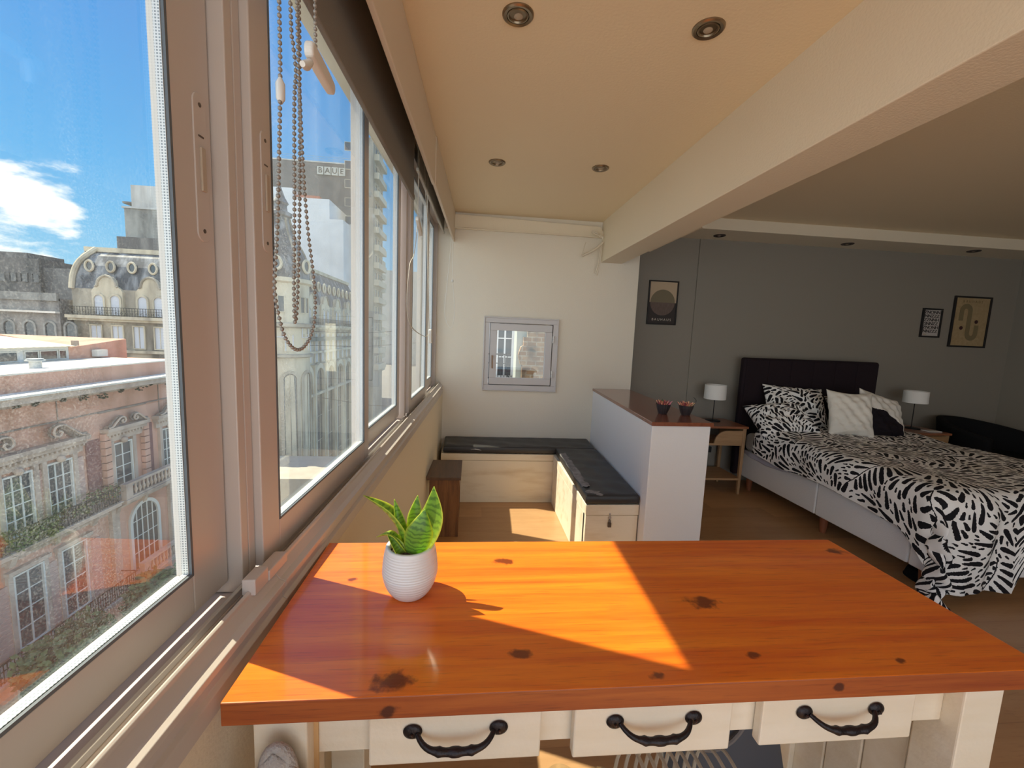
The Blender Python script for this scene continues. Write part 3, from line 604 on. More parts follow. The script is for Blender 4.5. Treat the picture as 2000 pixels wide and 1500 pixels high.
# ================================================================ alcove benches
bw = M('limed_wood', (.78, .70, .56), .5, col2=(.64, .53, .38), ns=2.5, sc=(1.2, 6, 6), lo=.5, hi=.75, bump=.1, bs=50)
def bench(name, label, x0, x1, y0, y1, zt, lid, front=None):
    t_ = thing(name, label, 'storage bench', ((x0+x1)/2, (y0+y1)/2, 0), 'white storage benches in the alcove')
    MB().box(x0, x1, y0, y1, 0, lid-.003).build('box', bw, t_, bevel=.003)
    MB().box(x0-.003, x1+.003, y0-.004, y1, lid, zt).build('lid', bw, t_, bevel=.003)
    return t_
b1 = bench('storage_bench', 'white wooden storage bench along the end wall under the small window', -.232, 1.125, 3.506, 3.855, .432, .375)
b2 = bench('storage_bench', 'shorter white storage bench against the low partition, with a padlock', .728, 1.060, 2.430, 3.49, .432, .365)
MB().box(.7235, .7275, 2.462, 2.474, 0, .362).build('corner_gap', aludk, b2)
st_ = M('steel_padlock', (.55, .52, .47), .25, metal=.9)
MB().box(.872, .884, 2.4235, 2.4265, .325, .378).lathe([(.0105, -.003), (.0105, 0)], (.878, 2.427, .350), 16, 'y').build('hasp', st_, b2, bevel=.001)
MB().tube([(.872, 2.420, .318), (.872, 2.420, .332), (.878, 2.420, .340), (.884, 2.420, .332), (.884, 2.420, .318)], .0022, 8).box(.868, .888, 2.414, 2.4255, .292, .320).build('padlock', M('brown_padlock', (.12, .085, .06), .3, metal=.5), b2, bevel=.003)
lea = M('black_leatherette', (.030, .029, .030), .42, spec=.5, bump=.25, bs=14)
worn = M('worn_leatherette', (.16, .145, .14), .6, col2=(.32, .30, .28), ns=25, sc=(1, 1, 1), bump=.6, bs=90)
def cushion(label, pts, z0, z1, rip=0):
    """padded slab with rounded rims on a four-cornered footprint, fine wrinkles"""
    n_ = 40; t_ = thing('bench_cushion', label, 'cushion', (sum(p[0] for p in pts)/4, sum(p[1] for p in pts)/4, z0), 'black cushions on the alcove benches')
    P4 = [Vector((*p, 0)) for p in pts]
    def uv(u, v): return (P4[0]*(1-u)+P4[1]*u)*(1-v)+(P4[3]*(1-u)+P4[2]*u)*v
    def side(sgn):
        def fn(u, v):
            eu = min(u, 1-u)*(P4[1]-P4[0]).length; ev = min(v, 1-v)*(P4[3]-P4[0]).length; e = min(eu, ev)
            r_ = .022; h = (z1-z0)/2
            k_ = 1 if e > r_ else math.sqrt(max(0, 1-(1-e/r_)**2))
            kk = .55+.45*k_
            p = uv(u, v); w_ = .0035*math.sin(p.x*9+p.y*31)*math.sin(p.y*7+2)+.0025*math.sin(p.x*37+p.y*13)
            return (p.x, p.y, (z0+h)+sgn*(h*kk + (w_*min(1, e*20) if sgn > 0 else 0)))
        return fn
    us = sorted(set([0, .005, .012, .02, .03]+[i/n_ for i in range(n_+1)]+[1, .995, .988, .98, .97]))
    def g(fn): 
        m_ = MB(); v = [fn(a, b_) for b_ in us for a in us]; k = len(us)
        m_.add(v, [(j*k+i, j*k+i+1, (j+1)*k+i+1, (j+1)*k+i) for j in range(k-1) for i in range(k-1)]); return m_
    a = g(side(1)); b_ = g(side(-1)); m_ = MB(); m_.add(a.v, a.f); m_.add(b_.v, b_.f)
    k = len(us); rim = [i for i in range(k)]+[j*k+k-1 for j in range(1, k)]+[(k-1)*k+i for i in range(k-2, -1, -1)]+[j*k for j in range(k-2, 0, -1)]
    o_ = k*k; m_.f += [(rim[i], rim[(i+1) % len(rim)], o_+rim[(i+1) % len(rim)], o_+rim[i]) for i in range(len(rim))]
    m_.build('padding', lea, t_, smooth=True, ang=1.0); return t_
cu1 = cushion('long black leatherette cushion on the bench along the end wall, small white tear in front', [(-.218, 3.500), (1.09, 3.497), (1.118, 3.852), (-.225, 3.852)], .436, .497)
MB().add([(.012, 3.497, .468), (.045, 3.496, .472), (.105, 3.496, .464), (.085, 3.496, .470), (.05, 3.496, .476)], [(0, 1, 4), (1, 2, 3), (1, 3, 4)]).build('tear', M('tear_lining', (.75, .74, .72), .8), cu1, solid=.001)
cu2 = cushion('shorter black leatherette cushion on the padlocked bench, with a worn grey strip', [(.718, 2.418), (1.060, 2.425), (1.100, 3.49), (.742, 3.49)], .436, .497)
MB().grid(lambda u, v: (.729+.055*u+.010*v+.004*math.sin(v*19), 2.56+.76*v+.01*math.sin(u*9), .4995+.0005*math.sin(v*40)+.001*u-.004*(1-u)**3), 8, 30).build('worn_patch', worn, cu2, smooth=True, solid=.001)
MB().grid(lambda u, v: (.735+.085*u+.01*math.sin(v*7), 2.428+.065*v+.012*math.sin(u*5), .4985-.004*(1-v)**3), 10, 8).build('worn_patch', worn, cu2, smooth=True, solid=.001)

sd = thing('wooden_pedestal', 'narrow dark stained wooden stand between window wall and bench', 'side table', (-.17, 3.08, 0))
dw = wood('dark_stained_pine', (.30, .135, .045), (.13, .055, .022), (.045, .02, .01), axis=2, scale=1.2, rough=.5, knots=())
dwt = wood('dark_stained_pine_top', (.16, .085, .045), (.10, .055, .032), (.04, .02, .012), axis=1, scale=1.2, rough=.4)
MB().box(-.288, -.050, 2.862, 3.282, .424, .444).build('top', dwt, sd, bevel=.002)
MB().box(-.270, -.062, 2.885, 2.903, 0, .424).build('front_panel', dw, sd, bevel=.002)
MB().box(-.270, -.062, 3.245, 3.262, 0, .424).build('back_panel', dw, sd, bevel=.002)
MB().box(-.076, -.062, 2.903, 3.245, .0, .07).build('side_rail', dw, sd, bevel=.002)
MB().box(-.076, -.062, 2.903, 3.245, .34, .424).build('side_rail', dw, sd, bevel=.002)

# ================================================================ succulents on the partition
def succulent(x, y, label, cols, seed):
    rr = random.Random(seed); t_ = thing('succulent', label, 'potted plant', (x, y, .978), 'succulents on the partition')
    m_ = MB(); nf = 16; pr = [(.026, 0), (.030, .008), (.043, .045), (.047, .064), (.043, .064), (.040, .055), (.001, .052)]
    vs = []; 
    for r_, h in pr:
        for j in range(nf*2):
            q = math.pi*j/nf; k = 1.0 if j % 2 else .965
            vs.append((x+r_*k*math.cos(q), y+r_*k*math.sin(q), .978+h))
    m2 = nf*2; fs = [(i*m2+j, i*m2+(j+1) % m2, (i+1)*m2+(j+1) % m2, (i+1)*m2+j) for i in range(len(pr)-1) for j in range(m2)]+[tuple(range(m2))[::-1]]
    m_.add(vs, fs).build('pot', M('faceted_dark_pot', (.035, .030, .032), .38, bump=.05), t_)
    for k in range(46):
        q = rr.uniform(0, 6.28); d = rr.uniform(.0, .034); bx, by = x+d*math.cos(q), y+d*math.sin(q); tl_ = .30+d*14
        L_ = rr.uniform(.028, .044)*(1-d*6); dx, dy = math.cos(q)*tl_*L_, math.sin(q)*tl_*L_
        c_ = cols[k % len(cols)]
        MB().tube([(bx, by, 1.026), (bx+dx*.4, by+dy*.4, 1.03+L_*.5), (bx+dx*.8, by+dy*.8, 1.03+L_*.85), (bx+dx, by+dy, 1.03+L_)], [.0035, .0045, .003, .0006], 6).build('leaf', M('succulent_leaf_'+c_[0], c_[1], .4), t_, smooth=True)
    return t_
cA = [('coral', (.62, .20, .13)), ('wine', (.28, .05, .07)), ('rose', (.55, .20, .24)), ('green', (.09, .12, .04)), ('peach', (.8, .42, .25))]
cB = [('peach', (.8, .42, .25)), ('coral', (.62, .20, .13)), ('tan', (.5, .32, .16)), ('wine', (.28, .05, .07))]
succulent(1.252, 2.612, 'small dark faceted pot of pinkish succulent on the partition, left of the pair', cA, 3)
succulent(1.392, 2.580, 'small dark faceted pot of orange-tipped succulent on the partition, right of the pair', cB, 4)
# ================================================================ black-and-white fern print, drawn once as an ink map (numpy) and read per vertex
PX = 300   # ink samples per metre
def ink_map(wm_, hm_, seed):
    rr = random.Random(seed); W_, H_ = int(wm_*PX), int(hm_*PX); ink = np.zeros((H_, W_), np.float32); halo = np.zeros((H_, W_), bool)
    def blob(x, y, ang, L_, w_, shape=.65, force=False):
        """a petal: narrow foot at (x, y), round tip, cut off if it would touch its neighbours"""
        R_ = int((L_+.02)*PX)+2; ix, iy = int(x*PX), int(y*PX); x0, x1, y0, y1 = max(0, ix-R_), min(W_, ix+R_), max(0, iy-R_), min(H_, iy+R_)
        if x1-x0 < 3 or y1-y0 < 3: return False
        yy, xx = np.mgrid[y0:y1, x0:x1]; dx = xx/PX-x; dy = yy/PX-y; a = dx*math.cos(ang)+dy*math.sin(ang); b_ = -dx*math.sin(ang)+dy*math.cos(ang)
        s_ = np.clip(a/L_, 0, 1); prof = w_*(.30+.70*s_**shape)*np.sqrt(np.clip(1-np.clip((s_-.78)/.22, 0, 1)**2, 0, 1))*np.clip(s_*9, 0, 1)
        m1 = (a > 0) & (a < L_) & (np.abs(b_) < prof); g = .006
        m2 = (a > -g) & (a < L_+g) & (np.abs(b_) < prof+g)
        if m1.sum() < 4: return False
        hit = (m2 & halo[y0:y1, x0:x1]).sum()
        if hit > (0 if not force else .25*m2.sum()): return False
        ink[y0:y1, x0:x1][m1] = 1; halo[y0:y1, x0:x1][m1] = True
        return True
    stems = []
    nx, ny = max(1, int(wm_/.62)), max(1, int(hm_/.54))
    for j in range(ny+1):
        for i in range(nx+1):
            stems.append(((i+.5*(j % 2))*wm_/nx+rr.uniform(-.05, .05), j*hm_/ny+rr.uniform(-.05, .05), rr.uniform(0, 6.28)))
    rr.shuffle(stems)
    lines = np.zeros((H_, W_), bool)
    for (sx_, sy_, a0) in stems:
        x, y, a = sx_, sy_, a0; cur = rr.choice((-1, 1))*rr.uniform(2.4, 4.2); n_ = rr.randint(15, 24); st_ = .037; pts = []
        for k in range(n_):
            pts.append((x, y, a)); x += math.cos(a)*st_; y += math.sin(a)*st_; a += cur*st_*(1.35-k/n_)
        for k, (px, py, pa) in enumerate(pts):
            t_ = k/(n_-1); L_ = (.07+.085*math.sin(math.pi*min(1, t_*1.05)))*rr.uniform(.9, 1.12); w_ = rr.uniform(.0138, .0180)
            for sd in (-1, 1):
                an = pa+sd*(1.25-.55*t_); Lq = L_*(1.15 if sd*cur < 0 else .72)
                for f_ in (1, .72, .5, .32):
                    if blob(px+math.cos(an)*.008, py+math.sin(an)*.008, an, Lq*f_, w_): break
            for q in range(-1, 1):
                for e in range(8):
                    lx, ly = int((px+math.cos(pa)*st_*e/8)*PX), int((py+math.sin(pa)*st_*e/8)*PX)
                    if 1 <= lx < W_-1 and 1 <= ly < H_-1: lines[ly-1:ly+1, lx-1:lx+1] = True
        for da in (-.5, 0, .5): blob(x, y, a+da, .11, .019)
    for k in range(int(wm_*hm_*3600)):
        x, y = rr.uniform(0, wm_), rr.uniform(0, hm_); an = math.sin(x*5)*1.6+math.cos(y*4.3)*1.7+rr.uniform(-.15, .15)
        for f_ in (.13, .09, .06, .035):
            if blob(x, y, an, f_, min(.0165, f_*.22)): break
    ink[lines] = 1
    return ink
def ink_at(im, s_, t_):
    H_, W_ = im.shape; x = np.clip(np.asarray(s_)*PX, 0, W_-1.001); y = np.clip(np.asarray(t_)*PX, 0, H_-1.001); x0 = x.astype(int); y0 = y.astype(int); fx = x-x0; fy = y-y0
    x1 = np.minimum(x0+1, W_-1); y1 = np.minimum(y0+1, H_-1)
    return (im[y0, x0]*(1-fx)+im[y0, x1]*fx)*(1-fy)+(im[y1, x0]*(1-fx)+im[y1, x1]*fx)*fy
def cloth(name, V, nu, nv, ink, mt, parent=None, loc=None, thick=0.):
    """V: (nv+1, nu+1, 3) array of world points"""
    o0 = np.array(WL[parent.name]) if parent is not None else np.array(loc)
    P = (V.reshape(-1, 3)-o0); k = nu+1
    i, j = np.meshgrid(np.arange(nu), np.arange(nv)); a = (j*k+i).ravel(); fs = np.stack([a, a+1, a+k+1, a+k], 1)
    me = bpy.data.meshes.new(name); me.vertices.add(len(P)); me.vertices.foreach_set('co', P.ravel()); me.loops.add(fs.size); me.loops.foreach_set('vertex_index', fs.ravel())
    me.polygons.add(len(fs)); me.polygons.foreach_set('loop_start', np.arange(0, fs.size, 4)); me.polygons.foreach_set('loop_total', np.full(len(fs), 4)); me.polygons.foreach_set('use_smooth', np.ones(len(fs), bool)); me.update(calc_edges=True)
    if ink is not None: me.attributes.new('ink', 'FLOAT', 'POINT').data.foreach_set('value', np.asarray(ink, np.float32).ravel())
    me.materials.append(mt); o = bpy.data.objects.new(name, me); C.objects.link(o)
    if parent is not None: o.parent = parent
    else: o.location = o0
    WL[o.name] = Vector(o0)
    if thick: q = o.modifiers.new('solid', 'SOLIDIFY'); q.thickness = thick; q.offset = -1
    return o
print_m = attr_mat('fern_print_cotton', (.012, .011, .014), (.90, .88, .85))

# ---------------------------------------------------------------- bed
bed = thing('bed', 'double bed with white box base, wooden feet and tall dark upholstered headboard', 'bed', (3.45, 3.0, 0))
basem = M('white_upholstery', (.86, .85, .85), .55, bump=.15, bs=160)
XL, XR, YF, YH = 2.735, 4.16, 2.06, 3.92
for y0, y1 in ((YF, 2.235), (2.24, 2.955), (2.96, YH)):
    MB().box(XL, XR, y0, y1, .135, .395).build('base_panel', basem, bed, bevel=.012, segs=3)
MB().box(XL+.02, XR-.02, YF+.02, YH, .395, .575).build('mattress', M('mattress_ticking', (.70, .68, .66), .7), bed, bevel=.05, segs=4)
cop = wood('reddish_foot_wood', (.30, .11, .05), (.24, .08, .04), (.12, .04, .02), axis=2, rough=.3)
for lx in (2.80, 4.09):
    for ly in (2.18, 2.93, 3.835):
        MB().lathe([(.021, 0), (.030, .10), (.032, .137)], (lx, ly, 0), 24).build('leg', cop, bed, smooth=True)
MB().grid(lambda u, v: (XL-.006-.012*math.sin(u*9)**2, 3.86-.62*u, .408-.05*v*(.6+.6*math.sin(u*3.1))), 30, 6).build('sheet_edge', M('lilac_sheet', (.60, .58, .66), .8), bed, smooth=True, solid=.003)
hbm = M('headboard_fabric', (.022, .014, .018), .85, bump=.35, bs=500, spec=.2)
mb = MB(); nseg = 6
hb = MB().box(2.708, 4.185, 3.965, 4.04, .12, 1.318).build('headboard', hbm, bed, bevel=.022, segs=4)
for k in range(nseg):
    a = 2.725+k*(1.443/nseg); MB().box(a+.001, a+1.443/nseg-.001, 3.955, 3.97, .40, 1.30).build('channel_pad', hbm, hb, bevel=.005, segs=2)

# ---------------------------------------------------------------- duvet
im = ink_map(2.6, 2.7, 11)
def fbm(x, y):
    return (np.sin(x*3.1+y*1.7)+.6*np.sin(x*7.3-y*4.1+1)+.4*np.sin(x*2.0+y*9.7+2)+.3*np.sin(x*15+y*6+np.sin(y*9)))/2.3
dx_ = .0042; Wt, Ht = 1.50, 1.50          # flat top width / length
dropL, dropF, dropR = .36, .66, .42
s_ = np.arange(-dropL, Wt+dropR, dx_); t_ = np.arange(0, Ht+dropF, dx_)
SS, TT = np.meshgrid(s_, t_)
XT, YT = 2.765, 3.63                         # where the top sheet starts: left edge, head edge
ds = np.maximum(0, -SS)+np.maximum(0, SS-(Wt-.12)); df = np.maximum(0, TT-Ht)
r_ = .10
def roll(d):                                  # distance past the edge -> (outward, downward)
    q = np.clip(d/r_, 0, math.pi/2); out = r_*np.sin(q); dn = r_*(1-np.cos(q))+np.maximum(0, d-r_*math.pi/2); return out, dn
# side hem hangs shorter near the middle of the bed
lim = np.where(SS < 0, .285+.035*np.clip(TT/1.4, 0, 1)+.02*np.sin(TT*6)+.42*np.clip((TT-1.36)/.42, 0, 1)**1.3, .40); dss = np.minimum(ds, 1e9)*np.where(SS < 0, lim/dropL, 1)
limf = np.where(SS < .40, dropF*.97, np.where(SS < .46, dropF*(.97-.33*(SS-.40)/.06), dropF*.60+.03*np.sin(SS*8))); dff = df*limf/dropF
so_, sd_ = roll(dss); fo_, fd_ = roll(dff)
fold = np.sin(SS*17+1.2*np.sin(TT*3))*.020*np.clip(dff*5, 0, 1) + np.sin(SS*41)*.007*np.clip(dff*5, 0, 1)
sfold = (np.sin(TT*9+.5)*.012+np.sin(TT*21)*.005)*np.clip(dss*7, 0, 1)
corner = np.clip(dss*6, 0, 1)*np.clip(dff*6, 0, 1)
X_ = XT+np.clip(SS, 0, Wt-.12) - np.where(SS < 0, so_, 0) + np.where(SS > Wt-.12, so_, 0) - sfold*np.where(SS < 0, 1, -1)*1.0 + .035*np.sin(dff*22)*corner
Y_ = YT-np.clip(TT, 0, Ht) - fo_ - fold - .045*corner*np.cos(dss*34)
Z_ = .655 - np.sqrt(sd_**2+fd_**2+.9*sd_*fd_) + .016*fbm(SS*1.3, TT*1.3)*np.clip(1-(dss+dff)*6, .0, 1) + .02*np.exp(-((TT-.12)/.18)**2)
Z_ = np.maximum(Z_, .012+.010*np.abs(np.sin(SS*23)))
rise = np.exp(-((SS-.15)/.35)**2)*np.clip(1-TT/.30, 0, 1)*.03; Z_ = Z_+rise
ink = ink_at(im, (SS+dropL).ravel()*1.0, (TT+.15).ravel())
dv = cloth('duvet', np.stack([X_, Y_, Z_], -1), len(s_)-1, len(t_)-1, ink, print_m, None, (3.45, 2.9, .6), thick=.012)
tag(dv, 'white duvet printed with black fern leaves spread over the bed and hanging at its foot', 'duvet')
# ---------------------------------------------------------------- pillows
def pillow(name, label, cat, c, a, b_, th, rx, ry, rz, mt, inkf=None, n_=110, group=None, pinch=.10, seed=0, parts=None):
    """a, b_: half width and half height; th: half thickness; one closed skin"""
    g = np.linspace(-1, 1, n_+1); g = np.sign(g)*(1-(1-np.abs(g))**1.35); Ug, Vg = np.meshgrid(g, g)
    t0 = np.clip(1-np.abs(Ug)**3.2, 0, 1)**.55*np.clip(1-np.abs(Vg)**3.2, 0, 1)**.55
    xx = a*Ug*(1-pinch*(1-Ug**2*.2)*(1-Vg**2)*np.abs(Ug)**2.); zz = b_*Vg*(1-pinch*(1-Ug**2)*np.abs(Vg)**2)
    wr = .010*np.sin(Ug*5+seed)*np.sin(Vg*7+seed*2)+.006*np.sin(Ug*13+Vg*11+seed)+.004*np.sin(Ug*4-Vg*21+seed)
    M_ = Matrix.Rotation(rz, 3, 'Z') @ Matrix.Rotation(ry, 3, 'Y') @ Matrix.Rotation(rx, 3, 'X'); Mn = np.array(M_)
    fr_ = np.stack([xx, -th*t0-wr*t0, zz], -1) @ Mn.T + np.array(c); bk = np.stack([xx, th*t0+wr*t0, zz], -1) @ Mn.T + np.array(c)
    me_v = np.concatenate([fr_.reshape(-1, 3), bk.reshape(-1, 3)]); k = n_+1
    i, j = np.meshgrid(np.arange(n_), np.arange(n_)); q = (j*k+i).ravel(); f1 = np.stack([q, q+1, q+k+1, q+k], 1); f2 = f1[:, ::-1]+k*k
    me = bpy.data.meshes.new(name); me.from_pydata((me_v-np.array(c)).tolist(), [], np.concatenate([f1, f2]).tolist())
    if inkf is not None: v = np.asarray(inkf(Ug, Vg), np.float32).ravel(); me.attributes.new('ink', 'FLOAT', 'POINT').data.foreach_set('value', np.concatenate([v, v]))
    bm = bmesh.new(); bm.from_mesh(me); bmesh.ops.remove_doubles(bm, verts=bm.verts, dist=.0006); bmesh.ops.recalc_face_normals(bm, faces=bm.faces)
    for f in bm.faces: f.smooth = True
    bm.to_mesh(me); bm.free(); me.materials.append(mt)
    o = bpy.data.objects.new(name, me); C.objects.link(o); o.location = c; WL[o.name] = Vector(c); return tag(o, label, cat, group)
im2 = ink_map(1.1, .9, 23)
pk = lambda off: (lambda u, v: ink_at(im2, (u.ravel()*.33+.5+off), (v.ravel()*.24+.42)))
pillow('pillow', 'fern-printed pillow lying flat by the near nightstand', 'pillow', (2.88, 3.60, .765), .27, .205, .10, math.radians(-58), math.radians(-4), math.radians(-6), print_m, pk(0), 150, 'fern-printed pillows', seed=1)
pillow('pillow', 'fern-printed pillow leaning upright against the headboard beside the white cushion', 'pillow', (3.17, 3.80, .86), .30, .215, .075, math.radians(-28), math.radians(3), math.radians(-5), print_m, pk(.12), 150, 'fern-printed pillows', pinch=.06, seed=2)
pillow('pillow', 'fern-printed pillow on the far side of the headboard, behind the two-tone cushion', 'pillow', (3.84, 3.80, .80), .29, .20, .075, math.radians(-35), 0, math.radians(4), print_m, pk(.05), 120, 'fern-printed pillows', seed=3)
cw = M('cream_cotton', (.86, .81, .72), .85, bump=.5, bs=22, spec=.2)
pillow('throw_cushion', 'plain cream square cushion standing on the bed', 'cushion', (3.425, 3.46, .86), .195, .215, .07, math.radians(-18), math.radians(2), math.radians(-12), cw, None, 60, pinch=.13, seed=4)
two = attr_mat('two_tone_cushion_cotton', (.014, .010, .014), (.84, .79, .71), bump=.4)
def twoink(u, v):
    # black leaf shape from the lower left corner to the lower right
    d = np.hypot(u*1.0+.95, (v+1.05)*1.0); e = np.hypot(u+.25, v+1.2)
    return (((u+.9)**2/3.1+(v+1.15)**2/1.75 < 1) & (v < .20-.35*(u+.2))).astype(float)
pillow('throw_cushion', 'cream cushion with a large black curved patch, leaning right of the plain one', 'cushion', (3.81, 3.52, .83), .25, .225, .075, math.radians(-24), math.radians(14), math.radians(8), two, twoink, 140, pinch=.11, seed=5)

# ---------------------------------------------------------------- nightstands and lamps
pn = wood('pale_pine', (.42, .25, .12), (.50, .31, .16), (.26, .13, .055), axis=0, rough=.45)
pnl = wood('pale_pine_leg', (.40, .24, .12), (.47, .29, .15), (.26, .13, .055), axis=2, rough=.45)
rdt = wood('red_brown_top', (.28, .10, .045), (.34, .13, .06), (.14, .05, .02), axis=0, rough=.3, coat=.3)
def nightstand(x0, x1, y0, y1, h, label, arch):
    t_ = thing('nightstand', label, 'nightstand', ((x0+x1)/2, (y0+y1)/2, 0), 'nightstands beside the bed')
    MB().box(x0, x1, y0, y1, h-.022, h).build('top', rdt, t_, bevel=.003)
    for lx in (x0+.012, x1-.047):
        for ly in (y0+.012, y1-.047):
            MB().hexa([(lx+.006, ly+.006, 0), (lx+.029, ly+.006, 0), (lx+.029, ly+.029, 0), (lx+.006, ly+.029, 0), (lx, ly, h-.022), (lx+.035, ly, h-.022), (lx+.035, ly+.035, h-.022), (lx, ly+.035, h-.022)]).build('leg', pnl, t_, bevel=.002)
    if arch:
        # open front whose upper panel is cut to a curve on the left
        pts = [(x1-.047, h-.045), (x1-.047, h-.17), (x0+.10, h-.17)]+[(x0+.10+.12*(1-math.cos(q)), h-.17+.125*math.sin(q)) for q in [i*math.pi/16 for i in range(1, 9)]]
        MB().prism(pts, 'y', y0+.012, y0+.028).build('front_panel', pn, t_, bevel=.002)
        MB().box(x0+.02, x1-.02, y0+.02, y1-.02, h-.19, h-.17).build('upper_shelf', pn, t_, bevel=.002)
        MB().box(x1-.047, x1-.03, y0+.04, y1-.04, h-.19, h-.022).build('side_panel', pn, t_, bevel=.002)
    else:
        d = MB().box(x0+.05, x1-.05, y0+.006, y0+.026, h-.19, h-.035).build('drawer_front', pn, t_, bevel=.003)
        MB().lathe([(.001, -.02), (.012, -.018), (.009, -.006), (.006, 0)], ((x0+x1)/2, y0+.006, h-.11), 16, 'y').build('knob', pnl, d, smooth=True)
        MB().box(x0+.03, x1-.03, y0+.026, y1-.02, h-.20, h-.03).build('drawer_box', pn, t_)
    MB().box(x0+.02, x1-.02, y0+.02, y1-.02, .14, .16).build('lower_shelf', pn, t_, bevel=.002)
    return t_
nightstand(2.215, 2.640, 3.70, 4.11, .672, 'pine nightstand with open arched front, left of the bed beside the partition', True)
nightstand(4.24, 4.70, 3.62, 4.02, .665, 'pine nightstand with a drawer, on the far right side of the bed', False)
shm = M('lamp_shade_linen', (.88, .86, .82), .85, bump=.1, bs=300)
def lamp(x, y, z, label, r_=.120, hs_=.158, hp=.365):
    t_ = thing('table_lamp', label, 'table lamp', (x, y, z), 'bedside lamps')
    MB().lathe([(.072, 0), (.072, .007), (.068, .010), (.006, .011), (.0045, .02)], (x, y, z), 40).build('base', iron, t_, smooth=True)
    MB().cyl((x, y, z+.01), .0042, hp-hs_*.55, 12).build('stem', iron, t_, smooth=True)
    zb = z+hp-hs_
    MB().lathe([(r_, zb-z), (r_*.985, hp), (r_*.965, hp), (r_*.98, zb-z)], (x, y, z), 48).build('lamp_shade', shm, t_, smooth=True)
    MB().ball((x, y, z+hp-.075), .022, 12, 8).build('bulb', M('lamp_bulb', (.8, .78, .74), .3), t_, smooth=True)
    MB().tube([(x-r_*.97, y, z+hp-.02), (x+r_*.97, y, z+hp-.02)], .0015, 5).build('spider', iron, t_)
    return t_
lamp(2.430, 3.965, .672, 'table lamp with white drum shade on the nightstand beside the partition', r_=.102, hs_=.142)
lamp(4.50, 3.84, .665, 'table lamp with white drum shade on the far right nightstand', r_=.100, hs_=.120, hp=.385)
o = MB().box(4.50, 4.64, 3.66, 3.75, .6655, .674).build('phone', M('white_phone', (.8, .78, .76), .35), bevel=.004); tag(o, 'flat white device lying on the far right nightstand', 'device')
nc = thing('power_cord', 'thin dark cord hanging on the grey wall behind the near nightstand', 'power cord', (2.33, 4.13, .75))
MB().tube(smoothpath([(2.31, 4.146, .88), (2.34, 4.144, .84), (2.30, 4.144, .78), (2.25, 4.144, .70), (2.30, 4.144, .45), (2.50, 4.144, .33)]), .0028, 6).build('cord', M('grey_cord', (.06, .06, .055), .6), nc, smooth=True)
MB().box(2.50, 2.55, 4.125, 4.148, .30, .36).build('plug', aludk, nc, bevel=.004)
# ---------------------------------------------------------------- armchair
ac = thing('armchair', 'low black armchair in the dark corner at the right of the bed', 'armchair', (5.25, 3.62, 0))
blk = M('black_chair_cloth', (.010, .010, .011), .9, spec=.15)
def shell(u, v):
    q = math.radians(200-220*u); r1 = .43+.05*v; cx, cy = 5.27, 3.57
    top = .77-.20*abs(u-.42)**1.6*2.2
    return (cx+r1*math.cos(q)*.98, cy+r1*math.sin(q)*1.05, .30+(top-.30)*v)
MB().grid(shell, 48, 14).build('back_shell', blk, ac, smooth=True, solid=.07, ang=3)
MB().lathe([(.001, .25), (.38, .25), (.42, .30), (.42, .40), (.37, .46), (.001, .46)], (5.27, 3.55, 0), 40).build('seat', blk, ac, smooth=True)
for q in range(4):
    a = math.pi/4+q*math.pi/2; MB().tube([(5.27+.25*math.cos(a), 3.50+.25*math.sin(a), .27), (5.27+.36*math.cos(a), 3.50+.36*math.sin(a), 0)], [.02, .013], 10).build('leg', blk, ac, smooth=True)
MB().tube(smoothpath([(5.66, 3.90, .66), (5.76, 3.75, .63), (5.80, 3.45, .60), (5.80, 3.15, .58)]), .022, 10).build('arm_rest', blk, ac, smooth=True)
MB().box(5.0, 5.74, 3.08, 3.5, .36, .48).build('seat_pad', blk, ac, bevel=.04, segs=3)
sl_ = thing('slipper', 'dark slipper on the floor under the foot of the bed', 'slipper', (2.90, 2.22, 0))
MB().grid(lambda u, v: (2.88+.045*math.cos(u*6.283)*(1-.25*v), 2.24+.12*math.sin(u*6.283)*(1-.15*v), .01+.055*v), 24, 5).build('upper', blk, sl_, smooth=True, solid=.006, ang=3)
MB().prism([(2.88+.05*math.cos(q*.2618), 2.24+.125*math.sin(q*.2618)) for q in range(24)], 'z', 0, .014).build('sole', blk, sl_, bevel=.003)

# ---------------------------------------------------------------- posters
blackf = M('black_picture_frame', (.012, .010, .010), .4)
def poster(x0, x1, z0, z1, yw, paper, label, fw=.012):
    t_ = thing('framed_poster', label, 'poster', ((x0+x1)/2, yw-.01, (z0+z1)/2), 'framed prints on the grey walls')
    mb = MB(); ring(mb, x0, x1, z0, z1, fw, yw-.022, yw-.0005); mb.build('frame', blackf, t_, bevel=.002)
    p_ = MB().box(x0+fw*.6, x1-fw*.6, yw-.010, yw-.002, z0+fw*.6, z1-fw*.6).build('print', paper, t_)
    return t_, p_
def disc(cx, cz, r_, y, a0=0, a1=2*math.pi, n_=48):
    return [(cx+r_*math.cos(a0+(a1-a0)*k/n_), cz+r_*math.sin(a0+(a1-a0)*k/n_)) for k in range(n_ + (0 if abs(a1-a0-2*math.pi) < 1e-6 else 1))]
t_, p_ = poster(1.742, 2.048, 1.612, 2.048, 4.165, M('poster_sand', (.55, .42, .28), .6), 'framed print of a two-tone circle over sand and black, on the left grey wall')
MB().box(1.752, 2.038, 4.1535, 4.155, 1.622, 1.832).build('dark_field', M('poster_black', (.035, .027, .025), .6), p_)
MB().prism(disc(1.893, 1.832, .128, 0, 0, math.pi), 'y', 4.1515, 4.153).build('circle_half', M('poster_olive', (.20, .165, .10), .6), p_)
